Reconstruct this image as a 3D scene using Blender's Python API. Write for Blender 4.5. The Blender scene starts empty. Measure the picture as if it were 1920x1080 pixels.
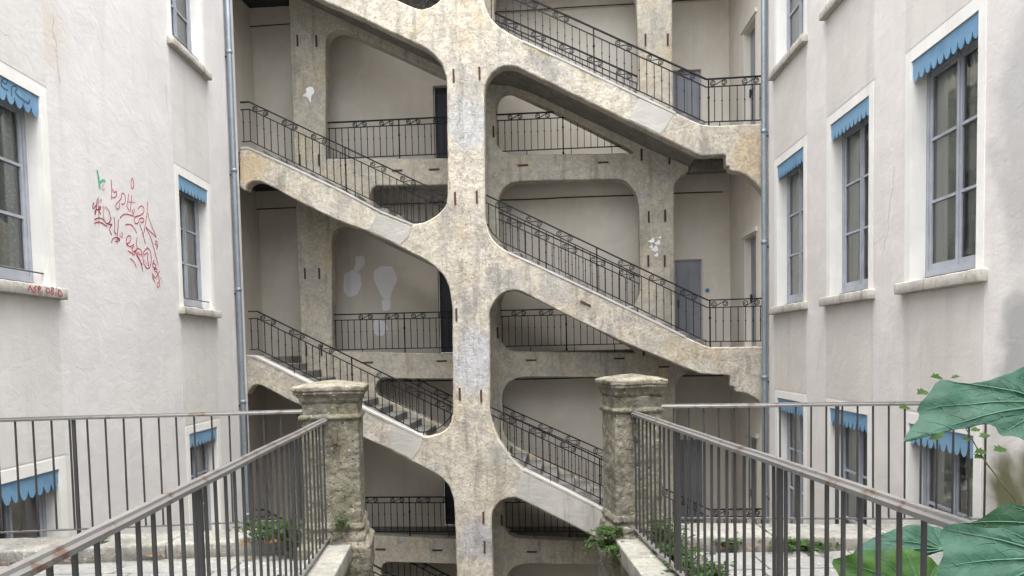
import bpy, bmesh, math, random
from mathutils import Vector, Matrix, noise
from mathutils.geometry import tessellate_polygon
random.seed(7)
scene = bpy.context.scene
COL = scene.collection
R = math.radians

# ------------------------------------------------------------------ camera
cam_d = bpy.data.cameras.new('camera')
cam_d.sensor_width = 36.0
cam_d.lens = 1387.0 / 1920.0 * 36.0
cam_d.shift_y = (731.36 - 540.0) / 1920.0
cam_d.clip_start = 0.05
cam_d.clip_end = 500.0
cam = bpy.data.objects.new('camera', cam_d)
COL.objects.link(cam)
ROLL, PITCH = 0.0202, -0.0520
cam.matrix_world = (Matrix.Rotation(math.pi / 2 + PITCH, 4, 'X') @ Matrix.Rotation(-ROLL, 4, 'Z'))
scene.camera = cam

# ------------------------------------------------------------------ sky and sun
SUN_EL, SUN_AZ = R(77), R(170)          # azimuth measured clockwise from +Y
world = bpy.data.worlds.new('World')
scene.world = world
world.use_nodes = True
wn, wl = world.node_tree.nodes, world.node_tree.links
wn.clear()
sky = wn.new('ShaderNodeTexSky')
sky.sky_type = 'NISHITA'
sky.sun_disc = False
sky.sun_elevation = SUN_EL
sky.sun_rotation = SUN_AZ
sky.air_density = 1.0
sky.dust_density = 3.0
sky.ozone_density = 1.0
hs = wn.new('ShaderNodeHueSaturation')
hs.inputs['Saturation'].default_value = 0.22
bgd = wn.new('ShaderNodeBackground')
bgd.inputs['Strength'].default_value = 0.15
wo = wn.new('ShaderNodeOutputWorld')
wl.new(sky.outputs[0], hs.inputs['Color'])
wl.new(hs.outputs[0], bgd.inputs['Color'])
wl.new(bgd.outputs[0], wo.inputs['Surface'])
sun_d = bpy.data.lights.new('sun', 'SUN')
sun_d.energy = 1.2
sun_d.angle = R(50)
sun_d.color = (1.0, 0.97, 0.92)
sun = bpy.data.objects.new('sun', sun_d)
COL.objects.link(sun)
sd = Vector((math.sin(SUN_AZ) * math.cos(SUN_EL), math.cos(SUN_AZ) * math.cos(SUN_EL), math.sin(SUN_EL)))
sun.rotation_euler = sd.to_track_quat('Z', 'Y').to_euler()
scene.view_settings.view_transform = 'Standard'
scene.view_settings.look = 'None'
scene.view_settings.gamma = 1.0
scene.view_settings.exposure = 2.6

# ------------------------------------------------------------------ materials
def nmat(name):
    m = bpy.data.materials.new(name)
    m.use_nodes = True
    nt = m.node_tree
    b = nt.nodes['Principled BSDF']
    return m, nt, b

class NB:
    """small node-building helper"""
    def __init__(s, nt):
        s.nt = nt
        g = nt.nodes.new('ShaderNodeNewGeometry')
        s.pos = g.outputs['Position']
    def n(s, t): return s.nt.nodes.new(t)
    def link(s, a, b): s.nt.links.new(a, b)
    def mapv(s, scale=(1, 1, 1), loc=(0, 0, 0), src=None):
        m = s.n('ShaderNodeMapping')
        m.inputs['Scale'].default_value = scale
        m.inputs['Location'].default_value = loc
        s.link(src or s.pos, m.inputs['Vector'])
        return m.outputs[0]
    def noise(s, scale, detail=4, rough=0.55, vec=None, dist=0.0):
        t = s.n('ShaderNodeTexNoise')
        t.inputs['Scale'].default_value = scale
        t.inputs['Detail'].default_value = detail
        t.inputs['Roughness'].default_value = rough
        t.inputs['Distortion'].default_value = dist
        s.link(vec or s.pos, t.inputs['Vector'])
        return t.outputs['Fac']
    def vor(s, scale, vec=None, feat='F1'):
        t = s.n('ShaderNodeTexVoronoi')
        t.feature = feat
        t.inputs['Scale'].default_value = scale
        s.link(vec or s.pos, t.inputs['Vector'])
        return t.outputs['Distance']
    def ramp(s, fac, lo, hi, a=0.0, b=1.0):
        m = s.n('ShaderNodeMapRange')
        m.inputs[1].default_value = lo; m.inputs[2].default_value = hi
        m.inputs[3].default_value = a; m.inputs[4].default_value = b
        m.interpolation_type = 'SMOOTHSTEP'
        s.link(fac, m.inputs[0])
        return m.outputs[0]
    def math(s, op, a, b=None):
        m = s.n('ShaderNodeMath'); m.operation = op
        for i, v in enumerate((a, b)):
            if v is None: continue
            if isinstance(v, (int, float)): m.inputs[i].default_value = v
            else: s.link(v, m.inputs[i])
        return m.outputs[0]
    def mix(s, fac, a, b, mode='MIX'):
        m = s.n('ShaderNodeMix'); m.data_type = 'RGBA'; m.blend_type = mode
        if isinstance(fac, (int, float)): m.inputs[0].default_value = fac
        else: s.link(fac, m.inputs[0])
        for i, v in ((6, a), (7, b)):
            if isinstance(v, tuple): m.inputs[i].default_value = (v + (1,))[:4]
            else: s.link(v, m.inputs[i])
        return m.outputs[2]
    def blob(s, c, r, soft=0.5, sq=(1, 1, 1)):
        """soft worn patch of its own shape round world point c"""
        m = s.n('ShaderNodeMapping'); m.vector_type = 'TEXTURE'
        m.inputs['Location'].default_value = c
        m.inputs['Scale'].default_value = (r * sq[0], r * sq[1], r * sq[2])
        # distort by noise
        if not hasattr(s, 'dn'):
            nz = s.n('ShaderNodeTexNoise'); nz.inputs['Scale'].default_value = 2.2; nz.inputs['Detail'].default_value = 4
            s.link(s.pos, nz.inputs['Vector'])
            s.dn = s.n('ShaderNodeVectorMath'); s.dn.operation = 'SUBTRACT'; s.dn.inputs[1].default_value = (.5, .5, .5)
            s.link(nz.outputs['Color'], s.dn.inputs[0])
        vm = s.dn
        vs = s.n('ShaderNodeVectorMath'); vs.operation = 'SCALE'; vs.inputs['Scale'].default_value = r * 1.3
        s.link(vm.outputs[0], vs.inputs[0])
        va = s.n('ShaderNodeVectorMath'); va.operation = 'ADD'
        s.link(s.pos, va.inputs[0]); s.link(vs.outputs[0], va.inputs[1])
        s.link(va.outputs[0], m.inputs['Vector'])
        ln = s.n('ShaderNodeVectorMath'); ln.operation = 'LENGTH'
        s.link(m.outputs[0], ln.inputs[0])
        return s.ramp(ln.outputs['Value'], 1 - soft, 1.0 + soft * .3, 1.0, 0.0)
    def bump(s, h, strength, dist=0.02, bsdf=None, normal=None):
        b = s.n('ShaderNodeBump')
        b.inputs['Strength'].default_value = strength
        b.inputs['Distance'].default_value = dist
        s.link(h, b.inputs['Height'])
        if normal: s.link(normal, b.inputs['Normal'])
        if bsdf: s.link(b.outputs[0], bsdf.inputs['Normal'])
        return b.outputs[0]

def stone_mat(name, base, alt, ochre, grey, ochre_amt=.5, grey_amt=.5, dark=(.10, .09, .07), pit=.5, blobs=(), bumpd=.012, alg=0.0, vug=0.0, mott=.0, streaks=.0):
    m, nt, b = nmat(name)
    k = NB(nt)
    n1 = k.noise(.9, 5, .6)
    n2 = k.noise(3.3, 4, .65, dist=.6)
    n3 = k.noise(17, 4, .7)
    vst = k.noise(5, 3, .65, vec=k.mapv((1, 1, .10), (3, 1, 7)))
    c = k.mix(k.ramp(n2, .38, .64), base, alt)
    c = k.mix(k.math('MULTIPLY', k.ramp(k.noise(1.7, 4, .62, vec=k.mapv((1, 1, .6), (9, 4, 2)), dist=.8), .50, .68), ochre_amt), c, ochre)
    c = k.mix(k.math('MULTIPLY', k.ramp(k.noise(1.2, 4, .6, vec=k.mapv((1, 1, .8), (2, 14, 5)), dist=.5), .50, .66), grey_amt), c, grey)
    for (bc, br, col, sq) in blobs:
        c = k.mix(k.math('MULTIPLY', k.blob(bc, br, .5, sq), k.ramp(n3, .25, .6, .45, 1)), c, col)
    c = k.mix(k.math('MULTIPLY', k.ramp(vst, .53, .70), .42), c, dark)
    if streaks:
        sk = k.noise(2.4, 4, .6, vec=k.mapv((1, 1, .38), (11, 5, 3)), dist=.3)
        c = k.mix(k.math('MULTIPLY', k.ramp(sk, .54, .66), streaks), c, (.20, .195, .18))
    if mott:
        mo = k.noise(8.5, 4, .72, vec=k.mapv((1, 1, 1), (7, 3, 1)), dist=.9)
        c = k.mix(k.math('MULTIPLY', k.ramp(mo, .47, .60), mott), c, tuple(x * .50 for x in alt))
        c = k.mix(k.math('MULTIPLY', k.ramp(mo, .36, .46, 1, 0), mott * .55), c, tuple(min(.8, x * 1.25) for x in base))
    c = k.mix(k.ramp(n3, .34, .66, .30, 0.0), c, (dark[0] * 1.8, dark[1] * 1.8, dark[2] * 1.8))
    pits = k.ramp(k.noise(28, 3, .75, vec=k.mapv((1, 1, 1), (5, 5, 5))), .60, .70)
    c = k.mix(k.math('MULTIPLY', pits, pit), c, dark)
    lite = k.ramp(k.noise(24, 2, .7, vec=k.mapv((1, 1, 1), (15, 2, 8))), .62, .72)
    c = k.mix(k.math('MULTIPLY', lite, .35), c, (.70, .67, .60))
    if alg:
        c = k.mix(k.math('MULTIPLY', k.ramp(k.noise(4.5, 5, .65, vec=k.mapv((1, 1, .5), (1, 8, 3))), .46, .66), alg), c, (.15, .15, .06))
    k.link(c, b.inputs['Base Color'])
    b.inputs['Roughness'].default_value = .92
    b.inputs['Specular IOR Level'].default_value = .2
    if vug:
        dn = k.n('ShaderNodeTexNoise'); dn.inputs['Scale'].default_value = 14; dn.inputs['Detail'].default_value = 3
        k.link(k.pos, dn.inputs['Vector'])
        va = k.n('ShaderNodeVectorMath'); va.operation = 'MULTIPLY_ADD'; va.inputs[1].default_value = (.05, .05, .05)
        k.link(dn.outputs['Color'], va.inputs[0]); k.link(k.pos, va.inputs[2])
        vg = k.math('MULTIPLY', k.ramp(k.vor(19, vec=k.mapv((1, 1, .62), src=va.outputs[0])), .20, .34, 1, 0), k.ramp(k.noise(3.1, 3, .6, vec=k.mapv((1, 1, 1), (8, 1, 4))), .44, .58))
        c = k.mix(k.math('MULTIPLY', vg, vug), c, tuple(x * .8 for x in dark))
        pits = k.math('ADD', pits, k.math('MULTIPLY', vg, 2.2))
        k.link(c, b.inputs['Base Color'])
    h = k.math('ADD', k.math('MULTIPLY', n2, .7), k.math('ADD', k.math('MULTIPLY', n3, .55), k.math('MULTIPLY', pits, -.45)))
    k.bump(h, .9, bumpd * 2.2, b)
    return m

def plaster_mat(name, base, alt, streak=(.40, .39, .37), s_amt=.25, blobs=(), bumps=.25, crack=0.0):
    m, nt, b = nmat(name)
    k = NB(nt)
    n1 = k.noise(.55, 4, .55, dist=.4)
    n2 = k.noise(2.2, 4, .6, dist=.7)
    n3 = k.noise(22, 2, .6)
    c = k.mix(k.ramp(n1, .35, .65), base, alt)
    c = k.mix(k.math('MULTIPLY', k.ramp(n2, .45, .68), .35), c, tuple(min(1, x * 1.12) for x in base))
    st = k.noise(3.0, 4, .62, vec=k.mapv((1, 1, .10), (4, 2, 6)))
    c = k.mix(k.math('MULTIPLY', k.ramp(st, .52, .72), s_amt), c, streak)
    for (bc, br, col, sq) in blobs:
        c = k.mix(k.blob(bc, br, .5, sq), c, col)
    c = k.mix(k.ramp(k.noise(45, 2, .7), .64, .74, 0, .22), c, tuple(x * .6 for x in base))
    if crack:
        cr = k.vor(.8, vec=None, feat='DISTANCE_TO_EDGE')
        c = k.mix(k.math('MULTIPLY', k.ramp(cr, 0.0, .006, 1, 0), k.math('MULTIPLY', k.ramp(n1, .5, .62), crack)), c, (.2, .19, .18))
    k.link(c, b.inputs['Base Color'])
    b.inputs['Roughness'].default_value = .9
    b.inputs['Specular IOR Level'].default_value = .2
    wv = k.noise(2.6, 4, .62, vec=k.mapv((1.0, 1.0, 1.5), (2, 2, 2)), dist=.5)
    h = k.math('ADD', k.math('MULTIPLY', n3, .25), k.math('MULTIPLY', wv, 1.0))
    k.bump(h, bumps, .03, b)
    return m

def paint_mat(name, col, rough=.5, wear=None, wear_amt=.4, metal=0.0, scale=30, spec=.4):
    m, nt, b = nmat(name)
    k = NB(nt)
    n1 = k.noise(scale * .12, 4, .6)
    c = k.mix(k.ramp(n1, .3, .7), tuple(x * .86 for x in col), tuple(min(1, x * 1.08) for x in col))
    if wear:
        w = k.ramp(k.noise(scale, 5, .7, vec=k.mapv((1, 1, 1), (3, 6, 1))), .66 - wear_amt * .3, .74 - wear_amt * .25)
        c = k.mix(w, c, wear)
    k.link(c, b.inputs['Base Color'])
    b.inputs['Roughness'].default_value = rough
    b.inputs['Metallic'].default_value = metal
    b.inputs['Specular IOR Level'].default_value = spec
    k.bump(k.noise(scale * 3, 3, .6), .15, .004, b)
    return m

M = {}
M['front'] = stone_mat('weathered_render', (.49, .455, .385), (.385, .352, .29), (.44, .345, .205), (.29, .287, .278), .45, .7, (.09, .08, .065), .6, mott=.34, streaks=.68,
    blobs=(((-.75, 15.05, -.15), .62, (.40, .41, .44), (1, 1, 1.3)), ((-.75, 15.05, 4.6), .5, (.38, .39, .40), (.9, 1, 1.3)),
           ((-.75, 15.05, -3.9), .5, (.36, .36, .39), (1, 1, 1)), ((4.8, 14.55, 3.7), .5, (.48, .38, .25), (1, 1, 1.2)),
           ((-5.3, 15.4, 3.85), .38, (.47, .37, .23), (1, 1, 1)), ((.8, 14.9, 6.0), .35, (.50, .38, .17), (1, 1, .6))))
M['inner'] = stone_mat('grey_render', (.48, .44, .355), (.39, .36, .30), (.48, .37, .21), (.34, .335, .32), .5, .55, (.10, .095, .08), .5, bumpd=.006, mott=.3)
M['pier'] = stone_mat('old_limestone', (.225, .207, .165), (.14, .128, .102), (.225, .18, .10), (.105, .10, .09), .28, .7, (.035, .032, .025), .9, bumpd=.016, alg=.28, mott=.5)
M['cap_stone'] = stone_mat('parapet_stone', (.25, .245, .22), (.19, .185, .165), (.22, .19, .13), (.12, .12, .11), .3, .5, (.06, .06, .05), .4, bumpd=.008, alg=.2)
M['kerb'] = stone_mat('kerb_stone', (.24, .235, .215), (.18, .175, .16), (.20, .17, .12), (.11, .107, .10), .3, .6, (.05, .05, .04), .4, bumpd=.008)
M['paving'] = stone_mat('paving_stone', (.165, .165, .16), (.135, .135, .132), (.14, .13, .11), (.11, .11, .11), .2, .5, (.12, .12, .11), .2, bumpd=.003)
M['repair'] = plaster_mat('repair_mortar', (.39, .378, .35), (.31, .30, .275), (.16, .152, .135), .6, bumps=.5)
M['coping'] = plaster_mat('coping_mortar', (.42, .41, .39), (.33, .32, .30), (.18, .17, .155), .3, bumps=.3)
M['step'] = stone_mat('step_stone', (.17, .165, .155), (.13, .125, .12), (.15, .135, .11), (.11, .11, .11), .2, .5, (.08, .08, .07), .2, bumpd=.004)
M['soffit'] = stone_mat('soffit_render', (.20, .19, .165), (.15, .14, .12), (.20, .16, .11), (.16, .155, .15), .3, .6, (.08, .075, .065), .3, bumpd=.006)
M['gallery'] = plaster_mat('gallery_plaster', (.655, .61, .535), (.60, .555, .48), (.46, .425, .365), .25, bumps=.2)
M['gallery_white'] = plaster_mat('patch_plaster', (.86, .86, .87), (.82, .82, .84), bumps=.1)
M['left'] = plaster_mat('left_plaster', (.60, .585, .57), (.55, .535, .525), (.46, .45, .44), .3, bumps=.28, crack=0,
    blobs=(((-5.4, 8.4, 4.2), 1.0, (.54, .50, .45), (1, 1, 1)),))
M['left_sp'] = plaster_mat('left_spandrel_plaster', (.55, .535, .51), (.51, .495, .475), (.42, .41, .39), .35, bumps=.3)
M['right'] = plaster_mat('right_plaster', (.605, .58, .555), (.555, .53, .505), (.42, .41, .39), .3, bumps=.28, crack=0,
    blobs=(((4.72, 6.75, 1.9), .75, (.43, .42, .41), (1, .8, 1.9)), ((4.72, 6.85, -.1), .42, (.34, .335, .33), (1, 1, 1.5)),
           ((4.72, 7.0, -1.5), .50, (.12, .12, .07), (1, .8, 1.0)), ((4.72, 6.3, -1.2), .6, (.13, .13, .08), (1, 1, 1))))
M['right_sp'] = plaster_mat('right_spandrel_plaster', (.56, .53, .495), (.515, .485, .455), (.40, .385, .36), .4, bumps=.3)
M['white'] = plaster_mat('white_surround', (.69, .68, .65), (.63, .62, .585), (.46, .45, .42), .35, bumps=.15)
M['sill'] = stone_mat('sill_stone', (.50, .48, .43), (.42, .40, .36), (.42, .37, .28), (.33, .32, .30), .3, .5, (.10, .09, .08), .5, bumpd=.005)
M['frame'] = paint_mat('grey_blue_paint', (.315, .335, .372), .45, (.40, .41, .42), .2)
M['valance'] = paint_mat('blue_paint', (.125, .245, .40), .55, (.17, .32, .46), .25, scale=18)
M['iron'] = paint_mat('black_iron', (.008, .0085, .012), .55, (.014, .012, .011), .4, spec=.2)
M['steel'] = paint_mat('grey_railing_paint', (.034, .034, .035), .5, (.04, .028, .02), .4, scale=26)
M['rail_rust'] = paint_mat('worn_rail', (.11, .107, .103), .4, (.07, .045, .033), .38, scale=9, spec=.5)
M['rust'] = paint_mat('rust', (.07, .028, .02), .85, (.03, .017, .014), .5, scale=40)
M['zinc'] = paint_mat('zinc', (.20, .235, .265), .45, (.25, .28, .30), .4, metal=.4, scale=14)
M['door'] = paint_mat('grey_door_paint', (.25, .26, .29), .5, (.20, .20, .22), .2, scale=14)
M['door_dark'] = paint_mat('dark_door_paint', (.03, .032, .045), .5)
M['brass'] = paint_mat('dark_metal', (.06, .055, .05), .35, metal=.8)
M['blue_disc'] = paint_mat('blue_enamel', (.05, .20, .32), .4)
M['red_paint'] = paint_mat('red_marker', (.44, .025, .06), .7, (.48, .10, .13), .1, scale=40)
M['dark_red'] = paint_mat('dark_red_marker', (.28, .012, .03), .7, (.38, .06, .09), .1, scale=40)
M['pink_paint'] = paint_mat('faint_red_marker', (.52, .26, .28), .8)
M['green_paint'] = paint_mat('green_marker', (.06, .38, .20), .7, (.25, .45, .34), .3, scale=30)
M['grey_paint'] = paint_mat('dark_marker', (.05, .09, .14), .6)
M['white_paint'] = paint_mat('white_flakes', (.78, .78, .78), .8)
M['room'] = paint_mat('room_paint', (.30, .31, .30), .9)
M['ground'] = stone_mat('court_ground', (.12, .115, .11), (.09, .09, .085), (.11, .09, .07), (.08, .08, .08), .2, .5, (.08, .08, .07), .3)
M['litter'] = paint_mat('dead_leaf', (.15, .075, .032), .8, (.06, .04, .022), .4, scale=20)
M['earth'] = paint_mat('dirt', (.10, .085, .06), .95, (.05, .045, .03), .5, scale=30)

def valance_mat():
    m, nt, b = nmat('faded_blue_paint')
    k = NB(nt)
    oi = k.n('ShaderNodeObjectInfo')
    c = k.mix(k.ramp(oi.outputs['Random'], 0, 1, 0, .7), (.13, .265, .41), (.17, .31, .44))
    c = k.mix(k.math('MULTIPLY', k.ramp(k.noise(7, 5, .65, vec=k.mapv((1, 1, .25))), .48, .70), .5), c, (.20, .30, .40))
    c = k.mix(k.math('MULTIPLY', k.ramp(k.noise(3, 4, .6), .5, .7), .45), c, (.07, .15, .25))
    c = k.mix(k.ramp(k.noise(70, 3, .7), .68, .74, 0, .6), c, (.30, .33, .34))
    k.link(c, b.inputs['Base Color']); b.inputs['Roughness'].default_value = .6
    return m
M['valance'] = valance_mat()

def curtain_mat(name, col, lace=True):
    m, nt, b = nmat(name)
    k = NB(nt)
    b.inputs['Base Color'].default_value = col + (1,)
    b.inputs['Roughness'].default_value = .9
    if lace:
        v = k.vor(22, vec=k.mapv((.4, 1, 1)))
        v2 = k.noise(9, 4, .6)
        a = k.ramp(k.math('ADD', v, k.math('MULTIPLY', v2, .5)), .35, .75, 1.0, .72)
        k.link(a, b.inputs['Alpha'])
    return m
M['lace'] = curtain_mat('lace', (.80, .88, .85))
M['shade_dark'] = paint_mat('gallery_shade_dark', (.035, .033, .034), .8, (.05, .047, .045), .4, scale=12)  # near-black colour paints in the deep shade under the gallery floors
M['blind'] = curtain_mat('blind', (.55, .54, .52), False)
M['sheer'] = curtain_mat('sheer', (.72, .75, .71), False)
M['red_curtain'] = curtain_mat('red_curtain', (.10, .012, .02), False)

def glass_mat():
    m = bpy.data.materials.new('window_glass'); m.use_nodes = True
    nt = m.node_tree; nt.nodes.clear()
    o = nt.nodes.new('ShaderNodeOutputMaterial')
    mx = nt.nodes.new('ShaderNodeMixShader')
    tr = nt.nodes.new('ShaderNodeBsdfTransparent'); tr.inputs[0].default_value = (.93, .96, .95, 1)
    gl = nt.nodes.new('ShaderNodeBsdfGlossy'); gl.inputs['Roughness'].default_value = .015
    fr = nt.nodes.new('ShaderNodeFresnel'); fr.inputs['IOR'].default_value = 2.2
    nz = nt.nodes.new('ShaderNodeTexNoise'); nz.inputs['Scale'].default_value = 2.0
    g = nt.nodes.new('ShaderNodeNewGeometry'); nt.links.new(g.outputs['Position'], nz.inputs['Vector'])
    bp = nt.nodes.new('ShaderNodeBump'); bp.inputs['Strength'].default_value = .12; bp.inputs['Distance'].default_value = .02
    nt.links.new(nz.outputs['Fac'], bp.inputs['Height']); nt.links.new(bp.outputs[0], gl.inputs['Normal'])
    nt.links.new(fr.outputs[0], mx.inputs[0]); nt.links.new(tr.outputs[0], mx.inputs[1]); nt.links.new(gl.outputs[0], mx.inputs[2])
    nt.links.new(mx.outputs[0], o.inputs[0])
    return m
M['glass'] = glass_mat()

def leaf_mat(name, a, b_, rough=.55, trans=.22, veins=True):
    m, nt, b = nmat(name)
    k = NB(nt)
    c = k.mix(k.ramp(k.noise(9, 4, .6), .35, .65), a, b_)
    c = k.mix(k.ramp(k.noise(60, 3, .6), .66, .72, 0, .5), c, tuple(x * 1.5 for x in a))
    k.link(c, b.inputs['Base Color'])
    b.inputs['Roughness'].default_value = rough
    b.inputs['Specular IOR Level'].default_value = .2
    k.bump(k.noise(35, 4, .6), .5, .008, b)
    tl = nt.nodes.new('ShaderNodeBsdfTranslucent')
    k.link(k.mix(.5, c, (.12, .24, .02)), tl.inputs[0])
    mx = nt.nodes.new('ShaderNodeMixShader'); mx.inputs[0].default_value = trans
    o = [n for n in nt.nodes if n.type == 'OUTPUT_MATERIAL'][0]
    k.link(b.outputs[0], mx.inputs[1]); k.link(tl.outputs[0], mx.inputs[2]); k.link(mx.outputs[0], o.inputs[0])
    return m
M['leaf'] = leaf_mat('blue_green_leaf', (.017, .060, .041), (.011, .042, .028))
M['leaf_lit'] = leaf_mat('underlit_green_leaf', (.036, .088, .016), (.022, .062, .011), trans=.4)  # lighter yellow-green puts light from beneath into the blade colour
M['leaf_dark'] = leaf_mat('deep_green_leaf', (.012, .044, .022), (.008, .03, .015))
M['vein'] = leaf_mat('leaf_vein', (.055, .13, .088), (.045, .11, .072), trans=.2)
M['weed'] = leaf_mat('weed_leaf', (.026, .062, .014), (.040, .078, .020), .6, .3)
M['stem'] = paint_mat('plant_stem', (.09, .10, .04), .7)

# ------------------------------------------------------------------ mesh helpers
def mesh(name, verts, faces, smooth=False):
    me = bpy.data.meshes.new(name)
    me.from_pydata([tuple(v) for v in verts], [], faces)
    bm = bmesh.new(); bm.from_mesh(me)
    bmesh.ops.recalc_face_normals(bm, faces=bm.faces)
    bm.to_mesh(me); bm.free()
    if smooth:
        for p in me.polygons: p.use_smooth = True
    return me

def ob(name, me, mat=None, parent=None, loc=None, rotz=None):
    o = bpy.data.objects.new(name, me)
    COL.objects.link(o)
    if mat is not None and me is not None and not me.materials:
        me.materials.append(M[mat] if isinstance(mat, str) else mat)
    if parent is not None: o.parent = parent
    if loc is not None: o.location = loc
    if rotz is not None: o.rotation_euler = (0, 0, rotz)
    return o

def empty(name, loc=(0, 0, 0), rotz=0.0):
    o = bpy.data.objects.new(name, None)
    o.empty_display_size = .3
    COL.objects.link(o)
    o.location = loc
    o.rotation_euler = (0, 0, rotz)
    return o

def tag(o, label, cat, group=None):
    o['label'] = label; o['category'] = cat
    if group: o['group'] = group
    return o

def structure(o):
    o['kind'] = 'structure'
    return o

class MB:
    def __init__(s): s.v = []; s.f = []
    def add(s, v, f):
        b = len(s.v); s.v += [tuple(x) for x in v]; s.f += [tuple(b + i for i in q) for q in f]
        return s
    def box(s, a, b):
        (x0, y0, z0), (x1, y1, z1) = a, b
        return s.add([(x0, y0, z0), (x1, y0, z0), (x1, y1, z0), (x0, y1, z0), (x0, y0, z1), (x1, y0, z1), (x1, y1, z1), (x0, y1, z1)],
                     [(0, 3, 2, 1), (4, 5, 6, 7), (0, 1, 5, 4), (1, 2, 6, 5), (2, 3, 7, 6), (3, 0, 4, 7)])
    def tube(s, pts, r, n=6, rz=None, closed_ends=True, up=None):
        """tube through points; r radius (or list); rz: second half-size for a flat bar (n=4)"""
        pts = [Vector(p) for p in pts]
        rings = []
        upv = Vector(up) if up else None
        for i, p in enumerate(pts):
            t = (pts[min(i + 1, len(pts) - 1)] - pts[max(i - 1, 0)])
            if t.length < 1e-9: t = Vector((0, 0, 1))
            t.normalize()
            ref = upv or (Vector((0, 0, 1)) if abs(t.z) < .9 else Vector((0, 1, 0)))
            a = t.cross(ref)
            if a.length < 1e-6: a = t.cross(Vector((1, 0, 0)))
            a.normalize(); c = a.cross(t).normalized()
            ri = r[i] if isinstance(r, (list, tuple)) else r
            ring = []
            for k in range(n):
                if n == 4 and rz is not None:
                    sx, sy = ((1, 1), (-1, 1), (-1, -1), (1, -1))[k]
                    ring.append(p + a * sx * ri + c * sy * rz)
                else:
                    th = 2 * math.pi * (k + .5) / n
                    ring.append(p + a * math.cos(th) * ri + c * math.sin(th) * ri)
            rings.append(ring)
        v = [q for rg in rings for q in rg]; f = []
        for i in range(len(rings) - 1):
            for k in range(n):
                f.append((i * n + k, i * n + (k + 1) % n, (i + 1) * n + (k + 1) % n, (i + 1) * n + k))
        if closed_ends:
            f.append(tuple(range(n))[::-1]); f.append(tuple((len(rings) - 1) * n + k for k in range(n)))
        return s.add(v, f)
    def ob(s, name, mat, parent=None, xf=None, smooth=False, **kw):
        v = [xf(*p) for p in s.v] if xf else s.v
        return ob(name, mesh(name, v, s.f, smooth), mat, parent, **kw)

def bevel_mesh(me, w=.01, seg=1):
    bm = bmesh.new(); bm.from_mesh(me)
    bmesh.ops.bevel(bm, geom=list(bm.edges), offset=w, segments=seg, affect='EDGES', profile=.6)
    bm.to_mesh(me); bm.free()
    return me

def rough_block(name, a, b, seg=.06, amp=.008, fr=6.0, bev=.012, seed=0.0):
    """stone block with chipped edges and uneven faces, corners a and b"""
    bm = bmesh.new()
    bmesh.ops.create_cube(bm, size=1.0)
    d = [b[i] - a[i] for i in range(3)]; c = [(a[i] + b[i]) / 2 for i in range(3)]
    for v in bm.verts: v.co = Vector((c[i] + v.co[i] * d[i] for i in range(3)))
    bmesh.ops.bevel(bm, geom=list(bm.edges), offset=min(bev, min(d) * .3), segments=2, affect='EDGES', profile=.5)
    for _ in range(7):
        es = [e for e in bm.edges if e.calc_length() > seg * 1.6]
        if not es or len(bm.verts) > 4000: break
        bmesh.ops.subdivide_edges(bm, edges=es, cuts=1, use_grid_fill=True)
    bmesh.ops.triangulate(bm, faces=[f for f in bm.faces if len(f.verts) > 4])
    for v in bm.verts:
        p = v.co * fr + Vector((seed, seed * 1.7, seed * .3))
        n1 = noise.fractal(p, .8, 2.0, 4); n2 = noise.noise(v.co * fr * .35 + Vector((seed, 3, 9)))
        v.co += v.normal * (n1 * amp + n2 * amp * .8)
    me = bpy.data.meshes.new(name); bm.to_mesh(me); bm.free()
    for p in me.polygons: p.use_smooth = True
    return me

def chaikin(pts, it=1, closed=True):
    for _ in range(it):
        q = []
        n = len(pts)
        for i in range(n if closed else n - 1):
            a, b = pts[i], pts[(i + 1) % n]
            q.append((a[0] * .75 + b[0] * .25, a[1] * .75 + b[1] * .25))
            q.append((a[0] * .25 + b[0] * .75, a[1] * .25 + b[1] * .75))
        if not closed: q = [pts[0]] + q + [pts[-1]]
        pts = q
    return pts

def resample(pts, d=.09, closed=True):
    out = []
    n = len(pts)
    for i in range(n if closed else n - 1):
        a, b = pts[i], pts[(i + 1) % n]
        L = math.hypot(b[0] - a[0], b[1] - a[1]); k = max(1, int(L / d))
        for j in range(k): out.append((a[0] + (b[0] - a[0]) * j / k, a[1] + (b[1] - a[1]) * j / k))
    if not closed: out.append(pts[-1])
    return out

def area2(p): return sum(p[i][0] * p[(i + 1) % len(p)][1] - p[(i + 1) % len(p)][0] * p[i][1] for i in range(len(p))) / 2

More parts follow.
